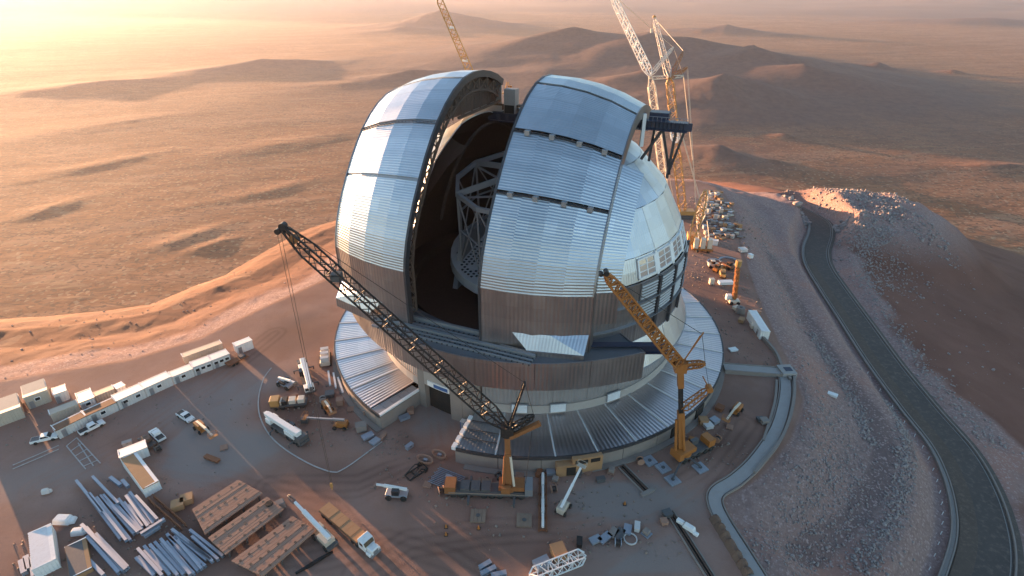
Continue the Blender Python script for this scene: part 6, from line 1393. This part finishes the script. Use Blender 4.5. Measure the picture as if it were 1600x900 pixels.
# upright rack with pale pipe, right of the front crane
pr = thing('pipe_rack', 'narrow brown rack holding a pale jointed pipe, right of the front orange crane', 'pipe rack', tuple(at(848, 783, 0)), heading((848, 815), (848, 745)))
mb = MB()
for s in (-0.75, 0.75): mb.bar((-7.6, s, 0.35), (7.6, s, 0.35), 0.25, 0.4)
for k in range(6): mb.bar((-7.2 + 2.9 * k, -0.95, 0.3), (-7.2 + 2.9 * k, 0.95, 0.3), 0.3, 0.3)
mb.build('rack_frame', M['rust'], pr)
for k in range(4): mb = MB(); mb.tube((-7.0 + 3.5 * k, 0, 0.85), (-3.7 + 3.5 * k, 0, 0.85), 0.32 if k % 2 else 0.27, 10); mb.build('pipe', M['white'], pr)
# white lattice boom section lying at the bottom edge
a_, b_ = at(828, 902, 1.0), at(914, 868, 1.0); ls = thing('boom_section', 'white lattice boom section lying on the ground at the bottom edge', 'boom section', (a_.x, a_.y, 0))
mb = MB(); lattice(mb, (0, 0, 1.1), (b_ - a_) + Vector((0, 0, 1.1)), 2.0, 2.0, 11, 0.2, 0.13, taper=0.001); mb.build('lattice', M['white'], ls)
hp = thing('pump_unit', 'crumpled white unit on the pipe trench near the bottom right', 'pump', tuple(at(1076, 828, 0)), -0.7)
mb = MB(); mb.box((0, 0, 0.8), (2.6, 1.3, 1.0), taper=0.8); mb.build('housing', M['white'], hp, bevel=0.15); mb = MB(); mb.box((-2.0, 0.2, 0.6), (1.5, 0.9, 0.8)); mb.build('motor', M['white'], hp, bevel=0.1); mb = MB(); mb.box((1.6, -0.3, 0.5), (1.0, 0.8, 0.6)); mb.build('motor', M['white'], hp, bevel=0.1)
crate('dark crate at the upper end of the pipe trench', (1042, 806), (1.8, 1.5, 1.1), 0.4, 'steel'); crate('tan round box at the foot of the pipe trench', (1037, 818), (1.3, 1.3, 0.9), 0.2, 'timber')
rng_ = random.Random(5)
for i, (px, py, m_, l) in enumerate(((930, 846, 'blue_mat', 'blue grey flat crate'), (945, 843, 'galv', 'bright bluish crate'), (958, 835, 'concrete', 'pale round topped crate'), (968, 838, 'steel', 'dark crate'), (980, 830, 'galv', 'long pale crate'))):
    crate(f'{l} in the row of stores along the lower ground edge', (px, py), (2.2 + 0.5 * (i % 2), 1.4, 0.7), 0.5 + 0.2 * i, m_, group='stores along the lower ground edge')
lr = thing('steel_ring', 'white open steel ring lying by the row of stores at the lower edge', 'steel ring', tuple(at(985, 842, 0.3)), 0.3)
mb = MB(); mb.arc(0, 2 * pi, [(1.15, -0.12), (1.35, -0.12), (1.35, 0.15), (1.15, 0.15)], 18, cap=False); mb.build('ring', M['panel_white'], lr)
cone = thing('traffic_cone', 'orange traffic cone left of the outrigger mats, upper of two', 'traffic cone', tuple(at(697, 824, 0)), 0, 'traffic cones on the platform')
mb = MB(); mb.tube((0, 0, 0.05), (0, 0, 0.95), 0.3, 8, 0.06); mb.build('cone', M['orange'], cone); mb = MB(); mb.box((0, 0, 0.03), (0.75, 0.75, 0.06)); mb.build('foot', M['black'], cone)
for (px, py, l) in ((697, 836, 'orange traffic cone left of the outrigger mats, lower of two'), (748, 826, 'orange traffic cone just below the left outrigger mat'), (976, 788, 'orange traffic cone on the pale ground right of the boom lift')): copy_thing(cone, at(px, py, 0), 0, l)
bt = thing('site_toilet', 'blue portable cabin at the left of the row beside the right wing end', 'portable toilet', tuple(at(724, 668, 0)), radians(-20), 'blue cabins beside the right wing end')
mb = MB(); mb.box((0, 0, 1.05), (1.05, 1.1, 2.1)); mb.build('cabin', M['blue'], bt); mb = MB(); mb.box((0, 0, 2.17), (1.15, 1.2, 0.16)); mb.build('roof', M['panel_white'], bt); mb = MB(); mb.box((0, -0.56, 1.0), (0.7, 0.04, 1.8)); mb.build('door', M['galv'], bt)
p0 = at(724, 668, 0)
for k, l in ((1, 'second from the left'), (2, 'third from the left'), (3, 'at the right end')): copy_thing(bt, p0 + Vector((1.25 * k, -0.45 * k, 0)), radians(-20), f'blue portable cabin {l} of the row beside the right wing end')
# poles and plant beside the left wing
for i, (p, q, l) in enumerate((((513, 580), (516, 602), 'left'), ((521, 583), (525, 606), 'middle'), ((528, 590), (536, 614), 'right'))):
    beam_thing(f'{l} pale pole lying along the outside of the left wing', p, q, 0.4, 0.5, 0.4, 'poles along the left wing', 'white', 'pole')
dr_ = thing('drill_rig', 'pale boxy drill rig standing beyond the truck crane at the left wing', 'drill rig', tuple(at(509, 564, 0)), heading((509, 570), (509, 545)))
mb = MB(); mb.box((0, 0, 1.1), (6.5, 2.6, 1.2)); mb.build('body', M['cream'], dr_, bevel=0.08)
for x in (-2.2, 0.2, 2.4): mb = MB(); mb.box((x, 0, 2.3), (1.2, 2.2, 1.2)); mb.build('module', M['panel_white'], dr_)
for s in (-1, 1): mb = MB(); mb.box((0, s * 1.3, 0.45), (5.6, 0.6, 0.9)); mb.build('crawler_track', M['tyre'], dr_)
crate('grey skip between the boom lifts below the left wing', (516, 619), (2.2, 2.0, 1.2), 0.3, 'steel', name='skip', cat='skip'); crate('tan barrel crate at the foot of the left wing wall', (532, 632), (1.6, 1.6, 1.8), 0.2, 'timber'); crate('small dark crate right of the slanting truck crane', (477, 660), (1.6, 1.4, 1.4), 0.1, 'steel')
for i, (px, py, m_, l) in enumerate(((100, 815, 'white', 'large white wrapped load'), (124, 834, 'white', 'smaller white wrapped load'), (73, 771, 'panel_white', 'tiny pale load'))):
    p = at(px, py, 0); t = thing('wrapped_load', f'{l} left of the slanting steel beams', 'wrapped load', (p.x, p.y, 0), 0.2 * i, 'wrapped loads in the left yard'); s = (3.6, 2.6, 1.6)[i]
    mb = MB(); mb.box((0, 0, 0.7), (s, s * 0.6, 1.3), taper=0.75); mb.box((s * 0.5, 0.1, 0.5), (s * 0.4, s * 0.5, 0.9), 0.3, taper=0.7); mb.build('sheeting', M[m_], t, bevel=0.2)
    mb = MB(); mb.box((0, 0, 0.06), (s, s * 0.6, 0.12)); mb.build('pallet', M['timber'], t)
fr_ = thing('flatbed_trailer', 'dark low trailer at the right end of the cabin row', 'trailer', tuple(at(371, 566, 0)), heading((362, 570), (382, 560)))
mb = MB(); mb.box((0, 0, 0.9), (6.0, 2.3, 0.25)); mb.build('bed', M['rust'], fr_); mb = MB(); mb.box((1.6, 0, 1.3), (1.6, 1.6, 0.6)); mb.build('load', M['steel'], fr_); wheel_row(fr_, (-1.6, -0.6), 0.95, 0.45, 0.3)

# ------------------------------------------------------------------ the crowded storage yard behind the dome
M['yard_white'] = painted('dusty_white', (0.40, 0.38, 0.36), 0.7, var=0.15, dust=0.4)
kinds = [('beige', 'cream'), ('yard_white', 'white'), ('plywood', 'brown'), ('galv', 'bluish grey'), ('steel', 'dark grey'), ('concrete', 'dusty')]
shapes = [('crate', 'crate', (3.0, 2.4, 1.8)), ('flat_pack', 'flat pack', (4.2, 2.2, 0.9)), ('long_box', 'long box', (6.0, 1.5, 1.2)), ('tall_box', 'tall box', (2.2, 2.2, 2.8))]
places = ['at the far end of the storage yard', 'in the upper left of the storage yard', 'in the upper right of the storage yard', 'in the middle of the storage yard', 'in the lower left of the storage yard', 'at the lower right of the storage yard']
spots = {0: (1108, 300, 1126, 316), 1: (1098, 318, 1122, 336), 2: (1122, 318, 1144, 340), 3: (1102, 338, 1138, 356), 4: (1100, 356, 1124, 378), 5: (1124, 352, 1156, 374)}
combos = [(k, s, p) for k in range(6) for s in range(4) for p in range(6)]; rng_.shuffle(combos)
used_ = []
for (k, s, pl) in combos:
    if len(used_) >= 120: break
    x0, y0, x1, y1 = spots[pl]
    for _ in range(14):
        px, py = rng_.uniform(x0, x1), rng_.uniform(y0, y1); g = at(px, py, 0)
        if all((g - u).length > 2.0 for u in used_): break
    else: continue
    used_.append(g); w, d_, h = shapes[s][2]; f = rng_.uniform(0.38, 0.8)
    crate(f'{kinds[k][1]} {shapes[s][1]} {places[pl]}', None, (w * f, d_ * f, h * f), rng_.uniform(-0.5, 0.9), kinds[k][0], name=shapes[s][0], cat='box', group='stores in the yard behind the dome', off=g)
for i, (px, py, r) in enumerate(((1117, 410, 3.0), (1138, 408, 3.6))):
    t = thing('steel_ring', ['left', 'right'][i] + ' pale steel ring segment lying at the near end of the storage yard', 'steel ring', tuple(at(px, py, 0.3)), 0.4)
    mb = MB(); mb.arc(0, pi * 1.5, [(r - 0.5, -0.2), (r, -0.2), (r, 0.35), (r - 0.5, 0.35)], 16); mb.build('ring', M['galv'], t)
mach = [(1114, 418, 'cream', 'bright cream'), (1121, 424, 'orange', 'orange'), (1128, 432, 'yellow', 'yellow'), (1137, 420, 'rust', 'rusty')]
for i, (px, py, m_, l) in enumerate(mach):
    p = at(px, py, 0); t = thing('loader', f'{l} wheeled machine among the plant right of the dome', 'construction machine', (p.x, p.y, 0.03), 0.7 * i, 'plant parked right of the dome')
    mb = MB(); mb.box((0, 0, 1.2), (4.0, 1.9, 1.1)); mb.build('body', M[m_], t, bevel=0.1); mb = MB(); mb.box((-0.4, 0, 2.3), (1.5, 1.5, 1.2)); mb.build('cab', M['window'], t); mb = MB(); mb.box((-0.4, 0, 2.95), (1.6, 1.6, 0.12)); mb.build('cab_roof', M[m_], t)
    mb = MB(); mb.bar((1.4, 0, 1.4), (3.4, 0, 0.9), 0.5, 0.4); mb.box((3.6, 0, 0.7), (0.6, 2.0, 1.0)); mb.build('bucket', M[m_], t); wheel_row(t, (-1.3, 1.3), 0.95, 0.6, 0.45)
crate('white box lying right of the plant cluster', (1133, 444), (5.0, 2.0, 1.2), 0.1, 'white'); crate('cream upright box left of the white one', (1111, 444), (1.6, 1.4, 2.2), 0.1, 'cream')
crate('pale cube with blue side out on the bare yard', (1160, 393), (3.0, 2.6, 1.4), 0.2, 'panel_white'); crate('small white post box farther right on the bare yard', (1172, 403), (1.4, 1.8, 1.6), 0.3, 'white')
# orange mast lift near the white container
b_ = at(1146, 474, 0); ml = thing('mast_lift', 'orange mast with a round basket rising beside the white container', 'mast lift', (b_.x, b_.y, 0)); top = at(1153, 416, 12.2) - b_
mb = MB(); lattice(mb, (0, 0, 1.5), top, 1.2, 1.1, 12, 0.22, 0.16, taper=0.001); mb.bar((0, 0, 1.5), top, 0.55); mb.build('mast', M['orange'], ml)
mb = MB(); mb.tube(top, top + Vector((0, 0, 2.2)), 1.0, 10); mb.build('basket', M['yellow'], ml)
mb = MB(); mb.box((0, 0, 0.9), (3.4, 2.2, 1.2)); mb.build('base', M['cream'], ml, bevel=0.1); mb = MB(); mb.box((-1.6, 1.2, 1.8), (1.8, 1.5, 2.0)); mb.build('cab', M['white'], ml, bevel=0.1)
wheel_row(ml, (-1.1, 1.1), 1.2, 0.6, 0.4)
p = at(1156, 489, 0); tk = thing('water_tank', 'grey round water tank left of the white container', 'tank', (p.x, p.y, 0)); mb = MB(); mb.tube((0, 0, 0.2), (0, 0, 2.2), 1.5, 18, 1.35); mb.build('shell', M['concrete'], tk, smooth=False); mb = MB(); mb.tube((0, 0, 2.15), (0, 0, 2.4), 0.5, 12); mb.build('cap', M['steel'], tk)
for i, (px, py, m_, l) in enumerate(((1182, 490, 'timber', 'sunlit tan rubble box'), (1150, 484, 'cream', 'cream sunlit box'), (1158, 503, 'plywood', 'brown box'), (1176, 512, 'cream', 'pale box'))):
    crate(f'{l} around the long white container', (px, py), (2.2, 1.6, 1.2), 0.5 * i, m_, group='boxes around the long white container')

# small things round the foot of the ring wall and the cranes
drum0 = None
small = [(868, 752, 'pallet', 'stacked pallet'), (905, 742, 'tool_box', 'grey tool box'), (918, 738, 'pallet', 'brown pallet'), (842, 742, 'tool_box', 'rusty tool box'), (865, 768, 'cable_drum', 'wooden cable drum'), (780, 748, 'cable_drum', 'grey cable drum'), (812, 744, 'pallet', 'low pallet'), (938, 752, 'tool_box', 'dark tool box'),
         (690, 770, 'cable_drum', 'small cable drum'), (668, 758, 'pallet', 'tan pallet'), (640, 700, 'tool_box', 'bluish tool box'), (1000, 724, 'cable_drum', 'dusty cable drum'), (955, 738, 'pallet', 'leaning pallet'), (1120, 690, 'cable_drum', 'brown cable drum'), (1140, 668, 'pallet', 'flat pallet'), (1082, 690, 'tool_box', 'orange tool box'),
         (460, 622, 'tool_box', 'small dark tool box'), (505, 628, 'cable_drum', 'pale cable drum'), (548, 640, 'pallet', 'brown flat pallet'), (575, 648, 'tool_box', 'tan tool box'), (212, 700, 'pallet', 'grey pallet'), (200, 695, 'tool_box', 'pale tool box'), (248, 705, 'cable_drum', 'dark cable drum'), (350, 700, 'pallet', 'dusty pallet'),
         (1010, 835, 'pallet', 'bluish pallet'), (965, 852, 'cable_drum', 'steel cable drum'), (905, 850, 'tool_box', 'black tool box'), (995, 826, 'tool_box', 'white tool box')]
pal = {'grey': 'steel', 'rusty': 'rust', 'brown': 'timber', 'tan': 'timber', 'dark': 'steel', 'black': 'black', 'bluish': 'galv', 'orange': 'orange', 'white': 'panel_white', 'pale': 'concrete_pale', 'steel': 'galv'}
def near_what(px, py):
    if px > 1075: return 'in the dark yard right of the orange crane'
    if py > 820: return 'in the row of stores along the lower ground edge'
    if px < 360: return 'between the pickups and the L of containers'
    if px < 600: return 'among the plant below the left wing'
    if px < 700: return 'left of the front crane'
    if px < 800: return 'behind the front crane carrier'
    return 'under the ring wall right of the front crane'
for (px, py, nm2, l) in small:
    p = at(px, py, 0); t = thing(nm2, f'{l} {near_what(px, py)}', nm2.replace('_', ' '), (p.x, p.y, 0.02), rng_.uniform(0, 3), 'small stores on the platform'); m_ = M[pal.get(l.split()[0], 'timber')]
    if nm2 == 'cable_drum':
        for y in (-0.55, 0.55): mb = MB(); mb.tube((0, y - 0.06, 0.85), (0, y + 0.06, 0.85), 0.85, 14); mb.build('flange', m_, t)
        mb = MB(); mb.tube((0, -0.5, 0.85), (0, 0.5, 0.85), 0.55, 12); mb.build('cable', M['black'], t)
    elif nm2 == 'pallet':
        for k in range(5): mb = MB(); mb.box((-0.72 + 0.36 * k, 0, 0.26), (0.3, 1.6, 0.08)); mb.build('slat', m_, t)
        for k in (-1, 0, 1): mb = MB(); mb.box((0, k * 0.7, 0.11), (1.7, 0.16, 0.2)); mb.build('bearer', m_, t)
        if 'stack' in l or 'lean' in l or 'bluish' in l: mb = MB(); mb.box((0.1, 0, 0.75), (1.2, 1.2, 0.85)); mb.build('load', M['concrete'], t, bevel=0.08)
    else:
        mb = MB(); mb.box((0, 0, 0.5), (1.9, 1.0, 0.9)); mb.build('box', m_, t, bevel=0.04); mb = MB(); mb.box((0, 0, 1.0), (2.0, 1.1, 0.12)); mb.build('lid', m_, t); mb = MB(); mb.box((0, -0.54, 0.75), (0.5, 0.08, 0.12)); mb.build('handle', M['steel'], t)

for o in bpy.data.objects:
    if o.parent is None and 'category' in o and 'kind' not in o: o['kind'] = 'thing'
